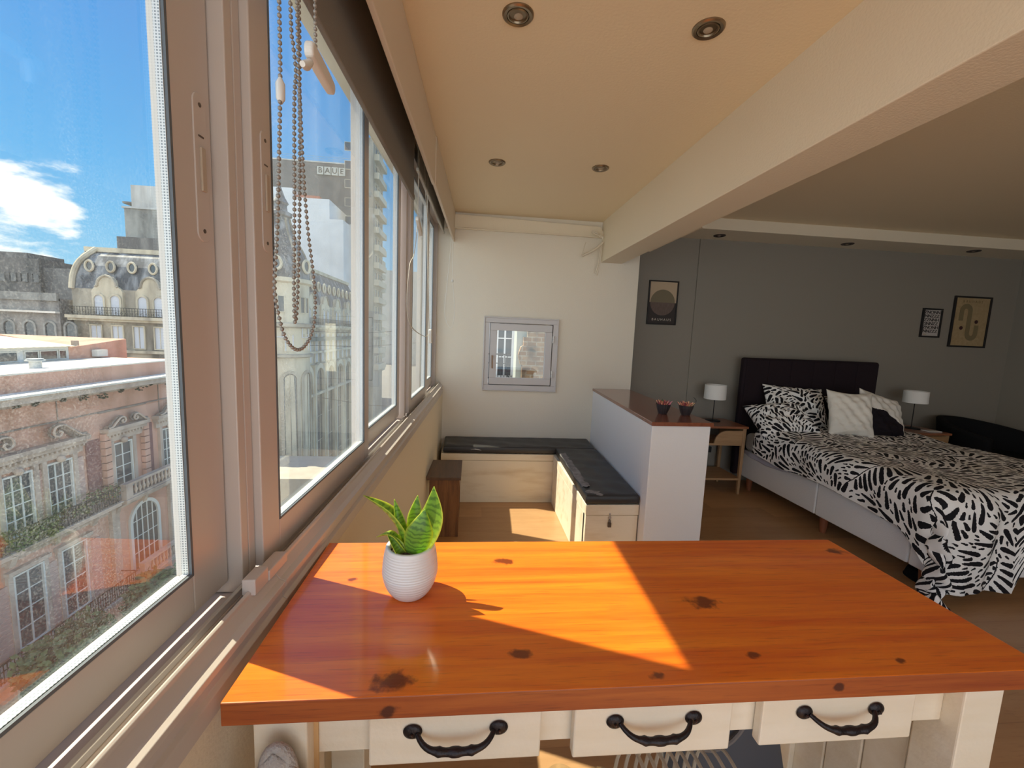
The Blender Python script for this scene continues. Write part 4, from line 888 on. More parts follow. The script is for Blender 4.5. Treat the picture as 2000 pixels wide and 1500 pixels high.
MB().prism(disc(1.893, 1.832, .128, 0, math.pi, 2*math.pi), 'y', 4.1515, 4.153).build('circle_half', M('poster_brown', (.125, .085, .07), .6, col2=(.17, .12, .10), ns=12, sc=(8, 1, 2)), p_)
text_mb('BAUHAUS', .034, lambda a, b_: (1.893+a, 4.1515, 1.662+b_), space=1.5).build('lettering', M('poster_cream_ink', (.65, .58, .5), .6), p_, solid=.0006)
t_, p_ = poster(4.783, 5.012, 1.605, 1.912, 4.15, M('poster_white', (.50, .46, .43), .6), 'small framed print of heavy black letter rows, left of the larger tan one', fw=.016)
for k, s in enumerate(('ZNONN', 'NNZZZ', 'ZZNNH', 'SNNZZ', 'ZNONH', 'NNZZZ')):
    text_mb(s, .055, lambda a, b_, k=k: (4.897+a*.95, 4.139, 1.870-.040*k+b_*.85), space=.92).build('lettering', M('poster_black_ink', (.02, .015, .015), .6), p_, solid=.004)
MB().box(4.815, 4.86, 4.139, 4.14, 1.634, 1.640).build('caption_bar', M('poster_ochre_ink', (.4, .28, .12), .6), p_)
t_, p_ = poster(5.138, 5.583, 1.515, 2.060, 4.15, M('poster_tan', (.42, .31, .17), .6, col2=(.36, .26, .13), ns=30), 'larger framed tan print with a winding line and two dots, by the corner', fw=.017)
sn = M('poster_snake_olive', (.21, .165, .085), .6)
mid = [(5.245, 1.80)]+[(5.295+.050*math.cos(math.pi-q), 1.905+.050*math.sin(q)) for q in [i*math.pi/12 for i in range(13)]]+[(5.345+.050-.050*math.cos(q), 1.665-.050*math.sin(q)) for q in [i*math.pi/12 for i in range(13)]]+[(5.445, 1.755)]
mb = MB(); L_, R_ = [], []
for k, (a, b_) in enumerate(mid):
    p0, p1 = mid[max(k-1, 0)], mid[min(k+1, len(mid)-1)]; d_ = Vector((p1[0]-p0[0], p1[1]-p0[1])).normalized(); L_.append((a-d_.y*.026, b_+d_.x*.026)); R_.append((a+d_.y*.026, b_-d_.x*.026))
mb.prism(L_+R_[::-1], 'y', 4.138, 4.1395).build('winding_line', sn, p_)
for a, b_ in ((5.262, 1.722), (5.435, 1.792)): MB().prism(disc(a, b_, .020, 0), 'y', 4.1365, 4.1385).build('dot', M('poster_dark_red_ink', (.05, .012, .014), .6), p_)
text_mb('BAUHAUS', .036, lambda a, b_: (5.36+a, 4.1385, 2.004+b_), space=1.7).build('lettering', M('poster_snake_ink', (.17, .125, .055), .6), p_, solid=.0006)
# ================================================================ the city outside
conc = lambda n_, a, b_, s_=(1, 1, .25), ns=.9: M(n_, a, .85, col2=b_, ns=ns, sc=s_, lo=.4, hi=.62, det=8, bump=.2, bs=4)
street = structure('street', o=MB().box(-110, 25, -40, 420, -19.3, -19).build('street', conc('asphalt', (.20, .185, .165), (.28, .26, .235))))
winglass = M('dark_window_glass', (.035, .045, .055), .12, spec=.8)
wf = M('white_window_frame', (.62, .60, .54), .6)
def win_part(T, u0, u1, z0, z1, par, frame=wf, nv=2, nh=3, dep=.12, arch=False, name='window', transom=.68, pane=winglass, f=.07):
    """a window on a facade; T(out, along, up)"""
    mb = MB(T); w_ = u1-u0
    if arch:
        zc = z1-w_/2
        pts = [(u0-f, z0), (u0-f, zc)]+[((u0+u1)/2-(w_/2+f)*math.cos(q), zc+(w_/2+f)*math.sin(q)) for q in [i*math.pi/12 for i in range(1, 12)]]+[(u1+f, zc), (u1+f, z0)]
        pin = [(u0+f*.3, z0), (u0+f*.3, zc)]+[((u0+u1)/2-(w_/2-f*.3)*math.cos(q), zc+(w_/2-f*.3)*math.sin(q)) for q in [i*math.pi/12 for i in range(1, 12)]]+[(u1-f*.3, zc), (u1-f*.3, z0)]
        n_ = len(pts)
        for i in range(n_-1): mb.hexa([(0, *pts[i]), (0, *pts[i+1]), (0, *pin[i+1]), (0, *pin[i]), (dep, *pts[i]), (dep, *pts[i+1]), (dep, *pin[i+1]), (dep, *pin[i])])
        pn_ = MB(T).prism(pin, 'x', .01, .03)
    else:
        mb.box(0, dep, u0-f, u0, z0-f, z1+f).box(0, dep, u1, u1+f, z0-f, z1+f).box(0, dep, u0, u1, z1, z1+f).box(0, dep, u0, u1, z0-f, z0)
        pn_ = MB(T).box(.01, .03, u0, u1, z0, z1)
    for i in range(1, nv): a = u0+w_*i/nv; mb.box(.02, .06, a-.03, a+.03, z0, z1-(w_/2*.1 if arch else 0))
    for i in range(1, nh): a = z0+(z1-z0)*i/nh; mb.box(.02, .055, u0, u1, a-.02, a+.02)
    o = mb.build(name, frame, par); pn_.build('pane', pane, o); return o
def railing(T, u0, u1, z0, h, out, par, mt=iron, st=.13, name='railing'):
    mb = MB(T); mb.box(out-.03, out+.03, u0, u1, z0+h-.04, z0+h).box(out-.02, out+.02, u0, u1, z0+.06, z0+.09).box(out-.02, out+.02, u0, u1, z0+h*.62, z0+h*.65)
    u = u0
    while u <= u1: mb.box(out-.012, out+.012, u-.012, u+.012, z0, z0+h); u += st
    u = u0+.2
    while u < u1-.2:
        for q in range(6): a = q*math.pi/3; b_ = a+math.pi/3; mb.hexa([(out-.012, u+.10*math.cos(a), z0+h*.35+.10*math.sin(a)), (out-.012, u+.10*math.cos(b_), z0+h*.35+.10*math.sin(b_)), (out-.012, u+.075*math.cos(b_), z0+h*.35+.075*math.sin(b_)), (out-.012, u+.075*math.cos(a), z0+h*.35+.075*math.sin(a)), (out+.012, u+.10*math.cos(a), z0+h*.35+.10*math.sin(a)), (out+.012, u+.10*math.cos(b_), z0+h*.35+.10*math.sin(b_)), (out+.012, u+.075*math.cos(b_), z0+h*.35+.075*math.sin(b_)), (out+.012, u+.075*math.cos(a), z0+h*.35+.075*math.sin(a))])
        u += .42
    for a, b_ in ((u0, u0+.03), (u1-.03, u1)): mb.box(0, out, a, b_, z0+h-.04, z0+h).box(0, out, a, b_, z0+.06, z0+.09)
    return mb.build(name, mt, par)
# ---------------------------------------------------------------- pink palace across the street
pinkm = M('pink_stucco', (.60, .335, .24), .85, col2=(.47, .25, .165), ns=.9, sc=(1, 1, .45), lo=.42, hi=.66, det=9, bump=.3, bs=3)
stone = M('cream_pink_stone', (.52, .40, .31), .85, col2=(.33, .24, .185), ns=1.6, sc=(1, 1, .5), lo=.45, hi=.7, det=8, bump=.3, bs=5)
stone_d = M('sooty_stone', (.20, .16, .135), .9, col2=(.34, .26, .2), ns=2, det=8, bump=.3, bs=6)
whited = M('white_roof_membrane', (.78, .72, .62), .8, col2=(.62, .56, .47), ns=.7, det=6)
redp = M('dark_red_stucco', (.17, .055, .05), .85, col2=(.26, .12, .10), ns=2.5, det=8)
pkb = thing('pink_palace', 'old pink building across the street with scrolled window gables and balconies', 'building', (-18, 20, -19))
PT = lambda o_, u, z: (-18+o_, u, z)
MB(PT).box(-12, 0, 2, 33.2, -19, -1.35).build('wall', pinkm, pkb)
MB(PT).box(-.15, .90, 1.9, 33.3, -1.98, -1.72).box(-.15, .40, 1.9, 33.3, -2.16, -1.98).build('cornice', stone, pkb)
MB(PT).box(-.15, .98, 1.9, 33.4, -1.72, -1.64).build('cornice_flashing', whited, pkb)
MB(PT).box(-.42, .04, 2, 27.4, -1.66, -.93).box(-.42, .04, 27.4, 33.2, -1.66, -.42).build('parapet', pinkm, pkb)
MB(PT).box(-4.0, .06, 2, 27.3, -.95, -.885).build('roof_deck', whited, pkb)
MB(PT).box(-.02, .05, 2, 33.2, -3.16, -3.10).box(-.02, .06, 21.9, 24.9, -3.20, -3.12).build('string_course', stone_d, pkb)
MB(PT).box(.0, .04, 19.9, 19.93, -5, -2.2).box(.0, .04, 25.9, 25.93, -5, -2.2).build('wall_joint', stone_d, pkb)
# penthouse behind the parapet
MB(PT).box(-12, -4.0, 8, 25.3, -1.3, -.16).build('penthouse_wall', M('penthouse_white', (.66, .66, .63), .7), pkb)
for u0, u1 in ((20.6, 22.6), (23.0, 23.6), (23.75, 24.6), (24.75, 25.1), (17.6, 19.4)):
    win_part(lambda o_, u, z: (-22+o_, u, z), u0, u1, -.80, -.40, pkb, nv=1, nh=1, dep=.05, f=.05)
MB(PT).box(-4.1, -3.95, 8, 25.3, -1.25, -.95).build('penthouse_plinth', stone_d, pkb)
MB(PT).prism([(-12, -1.3), (-3.98, -1.3), (-3.98, -.22), (-8, .45), (-12, .45)], 'y', 25.3, 25.4).build('gable_wall', pinkm, pkb)
MB(PT).hexa([(-12, 25.4, -1.3), (-3.98, 25.4, -1.3), (-3.98, 29.2, -1.3), (-12, 29.2, -1.3), (-12, 25.4, -.10), (-3.98, 25.4, -.24), (-3.98, 29.2, .17), (-12, 29.2, .2)]).build('side_block', pinkm, pkb)
mb = MB(PT)
for k in range(48): u = 8+.365*k; mb.hexa([(-3.7, u, -.16), (-3.7, u+.18, -.14), (-3.7, u+.36, -.16), (-3.7, u+.18, -.18), (-9.5, u, .50), (-9.5, u+.18, .52), (-9.5, u+.36, .50), (-9.5, u+.18, .48)])
mb.hexa([(-3.8, 8, -.19), (-3.8, 25.5, -.19), (-9.5, 25.5, .46), (-9.5, 8, .46), (-3.8, 8, -.16), (-3.8, 25.5, -.16), (-9.5, 25.5, .49), (-9.5, 8, .49)]).build('corrugated_roof', M('corrugated_sheet', (.66, .60, .46), .6), pkb)
MB(PT).box(-3.9, -3.6, 26.6, 27.3, -.80, -.42).build('air_conditioner', M('ac_case', (.6, .6, .56), .5), pkb)
MB(PT).cyl((-3.9, 25.6, -.15), .16, .28, 12).build('flue', stone_d, pkb)
for k, (vx, vy, r_, h_) in enumerate(((-1.2, 18.2, .055, .62), (-1.3, 20.6, .20, .32))):
    m_ = MB(PT).cyl((vx, vy, -.90), r_, h_, 16)
    if k: m_.cyl((vx, vy, -.90+h_), r_*1.6, .05, 16).cyl((vx, vy, -.90+h_+.07), r_*1.35, .04, 16)
    m_.build('roof_vent', M('galvanised_vent', (.52, .53, .52), .45, metal=.3), pkb, smooth=True)
# upper floor
sections = ((11.5, 21.0), (21.95, 24.65), (25.3, 31.5))
for a, b_ in sections:
    MB(PT).box(0, .42, a, b_, -4.16, -3.98).box(0, .30, a+.08, b_-.08, -4.34, -4.16).box(0, .14, a+.15, b_-.15, -4.72, -4.34).build('window_entablature', stone, pkb)
    mb = MB(PT); u = a+.2
    while u < b_-.2: mb.box(.14, .27, u, u+.09, -4.46, -4.36); u += .21
    mb.build('dentils', stone, pkb)
def scroll(u, z, s_, par, sz=1.):
    """half of a broken swan-neck gable, volute at its upper end"""
    ctl = [(u, z+.02), (u+s_*.35*sz, z+.10*sz), (u+s_*.75*sz, z+.42*sz), (u+s_*1.15*sz, z+.70*sz), (u+s_*1.50*sz, z+.66*sz), (u+s_*1.60*sz, z+.38*sz), (u+s_*1.38*sz, z+.24*sz), (u+s_*1.24*sz, z+.40*sz), (u+s_*1.36*sz, z+.48*sz)]
    MB(PT).tube(smoothpath([(.20, a, b_) for a, b_ in ctl]), [.20-.0028*i for i in range(49)], 8, flat=.42).build('scroll_gable', stone_d, par, smooth=True)
    MB(PT).tube(smoothpath([(.40, a, b_+.02) for a, b_ in ctl]), .045, 6).build('scroll_moulding', stone, par, smooth=True)
for u, s_ in ((12.2, 1), (15.6, -1), (16.1, 1), (20.9, -1), (22.05, 1), (24.6, -1), (25.5, 1), (29.8, -1)): scroll(u, -3.98, s_, pkb, 1.0 if abs(u-23) > 2 else .62)
for u in (13.9, 18.0, 19.75, 23.15, 26.5, 28.5, 30.4):
    w_ = .52; win_part(PT, u-w_, u+w_, -7.35, -4.95, pkb, nv=3 if u != 23.15 else 2, nh=4)
    if u == 23.15: pass
    MB(PT).box(0, .16, u-w_-.28, u-w_-.08, -7.5, -4.72).box(0, .16, u+w_+.08, u+w_+.28, -7.5, -4.72).build('window_surround', stone, pkb)
    MB(PT).lathe([(.001, .0), (.12, .06), (.17, .18), (.12, .30), (.001, .36)], (.18, u, -4.95), 12).build('keystone', stone, pkb, smooth=True)
shut = M('pink_shutter', (.50, .33, .27), .75)
for u in (17.1, 18.95, 20.65, 27.5, 29.5):
    mb = MB(PT).box(.02, .08, u-.26, u+.26, -7.4, -5.0)
    for z in range(12): mb.box(.08, .095, u-.20, u+.20, -7.2+.18*z, -7.1+.18*z)
    mb.build('shutter', shut, pkb)
MB(PT).box(.0, .06, 21.12, 21.85, -7.4, -4.4).build('red_panel', redp, pkb); MB(PT).box(.0, .06, 24.72, 25.25, -7.2, -4.3).build('red_panel', redp, pkb)
for u in (21.92, 24.42):
    mb = MB(PT)
    for z in range(9): mb.box(.02, .24, u, u+.36, -7.5+.37*z, -7.5+.37*z+.32)
    mb.build('banded_pilaster', pinkm, pkb)
def balcony(u0, u1, z, par, out=.95, iron_=True, h=.78, name='balcony'):
    m_ = MB(PT).box(0, out, u0, u1, z-.20, z-.06).box(0, out+.06, u0-.05, u1+.05, z-.06, z)
    u = u0+.4
    while u < u1: m_.prism([(0, z-.95), (.16, z-.95), (.30, z-.55), (out*.85, z-.20), (0, z-.20)], 'y', u-.12, u+.12); u += 1.85
    o = m_.build(name, stone, par)
    if iron_: railing(PT, u0, u1, z, h, out-.06, o)
    else:
        mb = MB(PT); mb.box(out-.22, out, u0, u1, z, z+.10).box(out-.26, out+.03, u0-.03, u1+.03, z+h-.12, z+h)
        for a in (u0, u1-.42): mb.box(out-.24, out+.01, a, a+.42, z+.1, z+h-.1)
        u = u0+.75
        while u < u1-.6: mb.lathe([(.05, .10), (.04, .16), (.095, .30), (.05, .48), (.05, h-.12)], (out-.11, u, z), 8); u += .27
        mb.build('balustrade', stone, o, smooth=True)
    return o
balcony(11.5, 21.75, -7.55, pkb); balcony(22.05, 26.0, -7.62, pkb, iron_=False, h=.82); balcony(26.5, 31.6, -7.6, pkb)
# lower floor
for u in (14.0, 18.1, 20.1, 28.5, 30.5):
    win_part(PT, u-.55, u+.55, -12.1, -9.0, pkb, nv=2, nh=4)
    MB(PT).box(0, .22, u-.85, u+.85, -8.85, -8.68).box(0, .12, u-.8, u-.62, -12.2, -8.85).box(0, .12, u+.62, u+.8, -12.2, -8.85).build('window_surround', stone, pkb)
win_part(PT, 23.4, 25.3, -12.2, -8.6, pkb, nv=5, nh=4, arch=True, f=.14)
for u in (17.05, 19.1, 21.1):
    mb = MB(PT).box(.02, .08, u-.38, u+.38, -12.1, -9.2)
    for z in range(14): mb.box(.08, .095, u-.30, u+.30, -11.9+.18*z, -11.8+.18*z)
    mb.build('shutter', shut, pkb)
for u in (16.1, 22.3, 26.4):
    MB(PT).box(0, .20, u-.22, u+.22, -12.3, -8.1).box(0, .28, u-.28, u+.28, -8.1, -7.85).build('pilaster', stone, pkb)
MB(PT).box(0, .10, 2, 33.2, -8.35, -8.22).build('string_course', stone, pkb)
balcony(11.5, 22.4, -12.32, pkb, out=1.0); balcony(22.9, 26.2, -12.3, pkb, iron_=False, h=.85)
for u in (14, 18, 20.2, 24.3, 28.5): win_part(PT, u-.6, u+.6, -17.8, -13.8, pkb, nv=2, nh=4)
# ---- foliage helpers
leafm = M('dark_foliage', (.045, .085, .03), .7, col2=(.11, .15, .045), ns=2, det=6); leafy = M('balcony_foliage', (.06, .09, .035), .75, col2=(.2, .2, .06), ns=3, det=5)
def clump(mb, c, r_, n_, s_, rr, flat=1.):
    for k in range(n_):
        v = Vector((rr.gauss(0, 1), rr.gauss(0, 1), rr.gauss(0, 1))).normalized()*r_*rr.uniform(.55, 1.)
        p = Vector(c)+Vector((v.x, v.y, v.z*flat)); a = Vector((rr.uniform(-1, 1), rr.uniform(-1, 1), rr.uniform(-.6, .6))).normalized(); b_ = a.orthogonal().normalized()
        mb.add([p-a*s_, p+b_*s_*.5, p+a*s_, p-b_*s_*.5], [(0, 1, 2, 3)])
rr = random.Random(5)
mb = MB()
for k in range(26): clump(mb, (-17.25+rr.uniform(-.2, .25), 14+.30*k, -7.35+rr.uniform(-.1, .35)+.2*(k > 20)), rr.uniform(.18, .42), 60, .08, rr)
tag(mb.build('balcony_plants', leafy), 'tangle of green plants along the iron balcony of the pink building', 'plants', kind='stuff')
mb = MB()
for k in range(15): clump(mb, (-17.6, 12.5+1.05*k+rr.uniform(-.4, .4), -2.05-rr.uniform(0, .25)), rr.uniform(.10, .34), 34, .08, rr)
tag(mb.build('ledge_weeds', M('dry_weeds', (.085, .065, .035), .8, col2=(.05, .07, .03), ns=6)), 'straggly weeds growing below the cornice of the pink building', 'weeds', kind='stuff')
for k, (tx, ty, tz, tr_, lb) in enumerate(((-13.3, 11.0, -11.5, 2.2, 'street tree crown nearest the camera below the window'), (-13.4, 15.4, -11.4, 2.25, 'dark green street tree below the lower balcony of the pink building'), (-13.4, 19.9, -11.8, 2.2, 'street tree farther along, in front of the arched window'), (-13.4, 24.6, -13.4, 2.1, 'street tree at the far end of the pink building'))):
    tr_e = thing('street_tree', lb, 'tree', (tx, ty, -19), 'street trees')
    mb = MB()
    for q in range(26):
        v = Vector((rr.gauss(0, 1), rr.gauss(0, 1), rr.gauss(0, 1))).normalized()*tr_*rr.uniform(.3, .8); clump(mb, (tx+v.x, ty+v.y*1.1, tz+v.z*.75), tr_*.42, 430, .17, rr)
    mb.build('crown', leafm, tr_e)
    MB().tube([(tx, ty, -19), (tx+.1, ty, -17.4), (tx, ty+.1, tz)], [.22, .17, .10], 10).build('trunk', M('bark', (.10, .07, .05), .9, bump=.5, bs=20), tr_e, smooth=True)

# ---------------------------------------------------------------- corner building with slate mansard and cupola
cst = M('weathered_french_stone', (.42, .37, .285), .9, col2=(.13, .115, .095), ns=.55, sc=(1, 1, .35), lo=.42, hi=.66, det=10, bump=.3, bs=3)
cst2 = M('pale_french_stone', (.56, .49, .36), .9, col2=(.22, .19, .145), ns=.8, sc=(1, 1, .3), lo=.45, hi=.72, det=9)
slate = M('weathered_slate', (.055, .06, .07), .7, col2=(.27, .28, .29), ns=1.5, sc=(1, 1, .35), lo=.46, hi=.68, det=10, bump=.4, bs=5)
pale = M('pale_shutters', (.52, .54, .58), .7)
cbd = thing('corner_building', 'ornate grey stone corner building with slate mansard roof and pointed cupola', 'building', (-20, 43, -19))
MB().box(-35, -18, 41, 50, -19, 3.95).box(-26, -18, 50, 69, -19, 3.95).build('wall', cst, cbd)
def mansard(T, u0, u1, zt, par, hipL=True):
    prof = [(0, 3.95), (-.18, 5.0), (-.45, 6.0), (-.95, 6.9), (-1.6, zt), (-4, zt), (-4, 3.95)]
    MB(T).prism(prof, 'y', u0, u1).build('mansard_roof', slate, par)
    MB(T).box(-2.0, -1.35, u0, u1, zt-.12, zt+.28).build('roof_crest', cst2, par)
TA = lambda o_, u, z: (u, 41-o_, z); TB = lambda o_, u, z: (-18+o_, u, z)
mansard(TA, -34.9, -20, 7.45, cbd); mansard(TB, 45.2, 69, 8.1, cbd)
MB().tube(smoothpath([(-34.95, 40.95, 3.9), (-34.85, 41.1, 5.2), (-34.55, 41.5, 6.4), (-33.9, 42.4, 7.6)]), .22, 8).build('hip_ridge', cst2, cbd, smooth=True)
def ocu(T, u, z, par, r_=.42, d0=-.45):
    m_ = MB(T); n_ = 20
    pts = [(r_*math.cos(2*math.pi*k/n_)*.82, r_*math.sin(2*math.pi*k/n_)*1.1) for k in range(n_)]
    m_.tube([(d0+.28, u+a, z+b_) for a, b_ in pts], r_*.24, 6, closed=True)
    o = m_.build('oculus', cst2, par, smooth=True)
    MB(T).prism([(u+a*.85, z+b_*.85) for a, b_ in pts], 'x', d0-.2, d0+.24).build('pane', winglass, o)
for k in range(8): ocu(TA, -33.6+1.73*k, 5.93, cbd, .40)
for k in range(12): ocu(TB, 47.0+1.85*k, 6.1, cbd, .45)
def dormer(T, u, par, w_=2.5):
    pts = [(u-w_/2, 1.7), (u-w_/2, 3.75), (u-w_/2+.15, 4.0), (u-w_*.36, 4.15)]+[(u-w_*.30*math.cos(q), 4.25+.85*math.sin(q)) for q in [i*math.pi/10 for i in range(11)]]+[(u+w_*.36, 4.15), (u+w_/2-.15, 4.0), (u+w_/2, 3.75), (u+w_/2, 1.7)]
    MB(T).prism(pts, 'x', -.6, .22).build('dormer', cst2, par)
    MB(T).tube([(.26, a, b_) for a, b_ in pts[3:-3]], .10, 6).build('dormer_moulding', cst, par, smooth=True)
    for s_ in (-.66, .66): win_part(lambda o_, a, z: T(o_+.22, a, z), u+s_-.40, u+s_+.40, 1.72, 3.45, par, frame=cst2, nv=1, nh=1, arch=True, f=.12, pane=pale)
for u in (-32.0, -28.45, -24.9, -21.4): dormer(TA, u, cbd)
for u in (49.0, 53.6, 58.2, 62.8, 67.0): dormer(TB, u, cbd, 2.9)
for T, u0, u1 in ((TA, -35.1, -19.6), (TB, 45, 69)):
    m_ = MB(T).box(0, .75, u0, u1, 1.35, 1.62).box(0, .5, u0, u1, 1.15, 1.35).build('balcony', cst2, cbd); railing(T, u0+.1, u1-.1, 1.62, .75, .68, m_, st=.22)
    MB(T).box(0, .3, u0, u1, -1.6, -1.35).box(0, .45, u0, u1, -6.4, -6.1).build('cornice', cst2, cbd)
for k in range(8):
    u = -33.2+1.75*k; win_part(TA, u-.42, u+.42, -1.15, .75, cbd, frame=cst2, nv=2, nh=1, pane=pale, f=.1)
    win_part(TA, u-.42, u+.42, -5.6, -3.0, cbd, frame=cst2, nv=2, nh=1, pane=winglass, f=.1)
for k in range(11):
    u = 47+1.95*k; win_part(TB, u-.45, u+.45, -2.6, .6, cbd, frame=cst2, nv=2, nh=1, pane=pale, f=.1)
MB(TB).box(0, .45, 45, 69, -.2, .25).build('dark_ledge', M('verdigris_ledge', (.10, .12, .10), .8), cbd)
for k in range(6):
    u = 47.6+3.75*k; win_part(TB, u-1.35, u+1.35, -18, -3.2, cbd, frame=cst2, nv=3, nh=5, arch=True, f=.42, dep=.35)
for k in range(7):
    u = 45.7+3.75*k; MB(TB).box(0, .5, u-.22, u+.22, -19, -2.9).build('pilaster', cst2, cbd)
cx_, cy_ = -18.3, 43.1
MB().lathe([(2.35, -19), (2.35, 5.3), (2.7, 5.45), (2.7, 5.8)], (cx_, cy_, 0), 40).build('corner_tower', cst2, cbd, smooth=True, ang=.5)
MB().lathe([(2.5, 5.8), (2.45, 6.6), (2.1, 7.9), (1.55, 9.1), (1.05, 10.1), (.78, 11.0), (.72, 11.5), (.98, 11.6), (.98, 11.9), (.60, 12.1), (.55, 12.6), (.72, 12.8), (.42, 13.3), (.12, 14.2), (.02, 15.2)], (cx_, cy_, 0), 32).build('cupola', slate, cbd, smooth=True, ang=.6)
for q in range(8):
    a = q*math.pi/4+.2; MB().tube(smoothpath([(cx_+r_*math.cos(a), cy_+r_*math.sin(a), z) for r_, z in ((2.5, 5.8), (2.45, 6.6), (2.1, 7.9), (1.55, 9.1), (1.05, 10.1), (.76, 11.4))]), .12, 6).build('cupola_rib', cst, cbd, smooth=True)
def TT_(a0):
    return lambda o_, u, z: (cx_+(2.33+o_)*math.cos(a0+u/2.35), cy_+(2.33+o_)*math.sin(a0+u/2.35), z)
for a0 in (-1.35, -.25): 
    ocu(lambda o_, u, z, a0=a0: (cx_+(2.55+o_)*math.cos(a0+u/2.4), cy_+(2.55+o_)*math.sin(a0+u/2.4), z), 0, 7.0, cbd, .52, -.2)
    for s_ in (-.32, .32): win_part(TT_(a0), s_-.22, s_+.22, 2.7, 4.1, cbd, frame=cst2, nv=1, nh=1)
    win_part(TT_(a0), -.4, .4, .4, 1.5, cbd, frame=pale, nv=1, nh=1)
for a0 in (-1.75, -.95, -.15):
    win_part(TT_(a0), -.62, .62, -12, -3.0, cbd, frame=cst, nv=2, nh=5, arch=True, f=.22)
    win_part(TT_(a0), -.38, .38, -.9, .6, cbd, frame=cst2, nv=2, nh=1, pane=pale)
MB().lathe([(2.36, 1.2), (2.9, 1.35), (2.9, 1.62), (2.36, 1.7)], (cx_, cy_, 0), 40).lathe([(2.36, -1.6), (2.7, -1.5), (2.7, -1.3), (2.36, -1.2)], (cx_, cy_, 0), 40).build('tower_cornice', cst, cbd, smooth=True, ang=.5)
o = MB().box(-20, -10.4, 33.7, 39.9, -19, -10.6).build('low_pavilion', M('beige_flat_roof', (.46, .41, .33), .8, col2=(.38, .33, .26), ns=.8, det=6)); tag(o, 'low flat-roofed beige block at the foot of the corner building', 'building')
# ---------------------------------------------------------------- buildings behind
def block(name, label, parts, mt, loc, wins=None):
    t_ = thing(name, label, 'building', loc)
    for (nm, x0, x1, y0, y1, z0, z1, m_) in parts: MB().box(x0, x1, y0, y1, z0, z1).build(nm, m_ or mt, t_)
    return t_
ct = conc('stained_concrete', (.30, .29, .26), (.13, .125, .115)); ctl = conc('pale_render', (.50, .49, .46), (.36, .35, .33)); dkb = conc('dark_sooty_render', (.12, .11, .105), (.20, .185, .17))
t_ = block('stepped_tower', 'stepped grey concrete tower rising behind the slate mansard roof', [('upper_block', -40.0, -30, 55.2, 62, 14.2, 16.9, ctl), ('middle_block', -40.7, -30, 55, 64, 10.9, 14.25, ct), ('lower_block', -41.4, -29, 54.6, 66, -19, 10.9, dkb), ('parapet', -40.9, -30, 54.9, 64.1, 14.2, 14.4, ctl), ('side_ledge', -41.0, -40.0, 55.2, 57, 14.8, 15.0, ct)], ct, (-36, 60, -19))
MB().tube([(-36.7, 57, 16.9), (-36.7, 57, 18.3)], .05, 6).build('antenna', iron, t_)
for k in range(3): win_part(lambda o_, u, z: (u, 54.6-o_, z), -36.1+.75*k, -35.6+.75*k, 10.9-.8, 10.9-.1, t_, nv=1, nh=1, frame=ct)
t_ = block('grey_row_house', 'long grey soot-stained building with a white ledge left of the mansard roof', [('wall', -62, -35.4, 40.2, 52, -19, 2.9, conc('grey_stone', (.26, .24, .215), (.13, .12, .115))), ('ledge', -62, -35.4, 39.8, 40.2, 1.66, 1.82, whited), ('parapet', -62, -35.4, 40.0, 40.3, 2.7, 3.35, ct)], ct, (-45, 45, -19))
for k in range(8): win_part(lambda o_, u, z: (u, 40.2-o_, z), -46.2+1.6*k, -45.4+1.6*k, -1.2, .9, t_, frame=ct, nv=1, nh=1, arch=True, f=.12)
t_ = block('dark_apartment_block', 'dark grubby apartment block on the far left horizon', [('wall', -75, -54.8, 60, 72, -19, 8.5, conc('dark_brown_render', (.17, .15, .135), (.09, .085, .08))), ('lower_wing', -54.8, -50.9, 60.5, 72, -19, 7.5, dkb), ('roof_shed', -62, -57, 61, 66, 8.5, 9.3, dkb)], dkb, (-60, 66, -19))
for k in range(4): win_part(lambda o_, u, z: (u, 60-o_, z), -59.5+1.3*k, -58.8+1.3*k, 5.6, 6.6, t_, nv=1, nh=1, frame=dkb)
t_ = block('white_balcony_tower', 'slim white tower with stacked balconies between the dark block and the mansard roof', [('wall', -68, -62, 75, 85, -19, 9.2, ctl)], ctl, (-65, 80, -19))
for k in range(7): MB().box(-68.1, -62, 74.2, 75, 1.2+1.15*k, 1.65+1.15*k).build('balcony', M('white_parapet', (.66, .66, .64), .7), t_)
t_ = block('white_party_wall', 'tall blank white building with a stepped top behind the cupola', [('wall', -34, -29.9, 75, 92, -19, 23.7, M('white_blank_render', (.66, .67, .68), .8, col2=(.54, .55, .56), ns=.35, det=8)), ('middle_step', -29.9, -24.1, 75, 92, -19, 22.3, M('white_blank_render', (.66, .67, .68), .8)), ('lower_step', -24.1, -21.9, 75, 92, -19, 19.2, M('white_blank_render', (.66, .67, .68), .8)), ('red_duct', -29.9, -26.0, 76, 77, 22.3, 23.0, M('rusty_duct', (.30, .10, .06), .7))], ctl, (-28, 83, -19))
t_ = block('dark_hotel_tower', 'big dark tower with letter tiles near its roof edge, behind the white wall', [('wall', -62, -29.4, 110, 130, -19, 40.3, M('dark_grey_cladding', (.095, .095, .095), .8, col2=(.13, .13, .13), ns=.6, det=6)), ('roof_edge', -62.1, -29.3, 109.9, 130, 40.3, 40.6, ctl)], dkb, (-45, 120, -19))
for k, chh in enumerate('BAUE'):
    x0 = -38.0+1.66*k; tl_ = MB().box(x0, x0+1.45, 109.6, 109.9, 37.55, 39.35).build('letter_tile', M('letter_tile_cream', (.46, .45, .40), .7), t_)
    text_mb(chh, 1.75, lambda a, b_, x0=x0: (x0+.725+a, 109.55, 38.45+b_)).build('letter', M('letter_dark', (.05, .05, .05), .7), tl_, solid=.06)
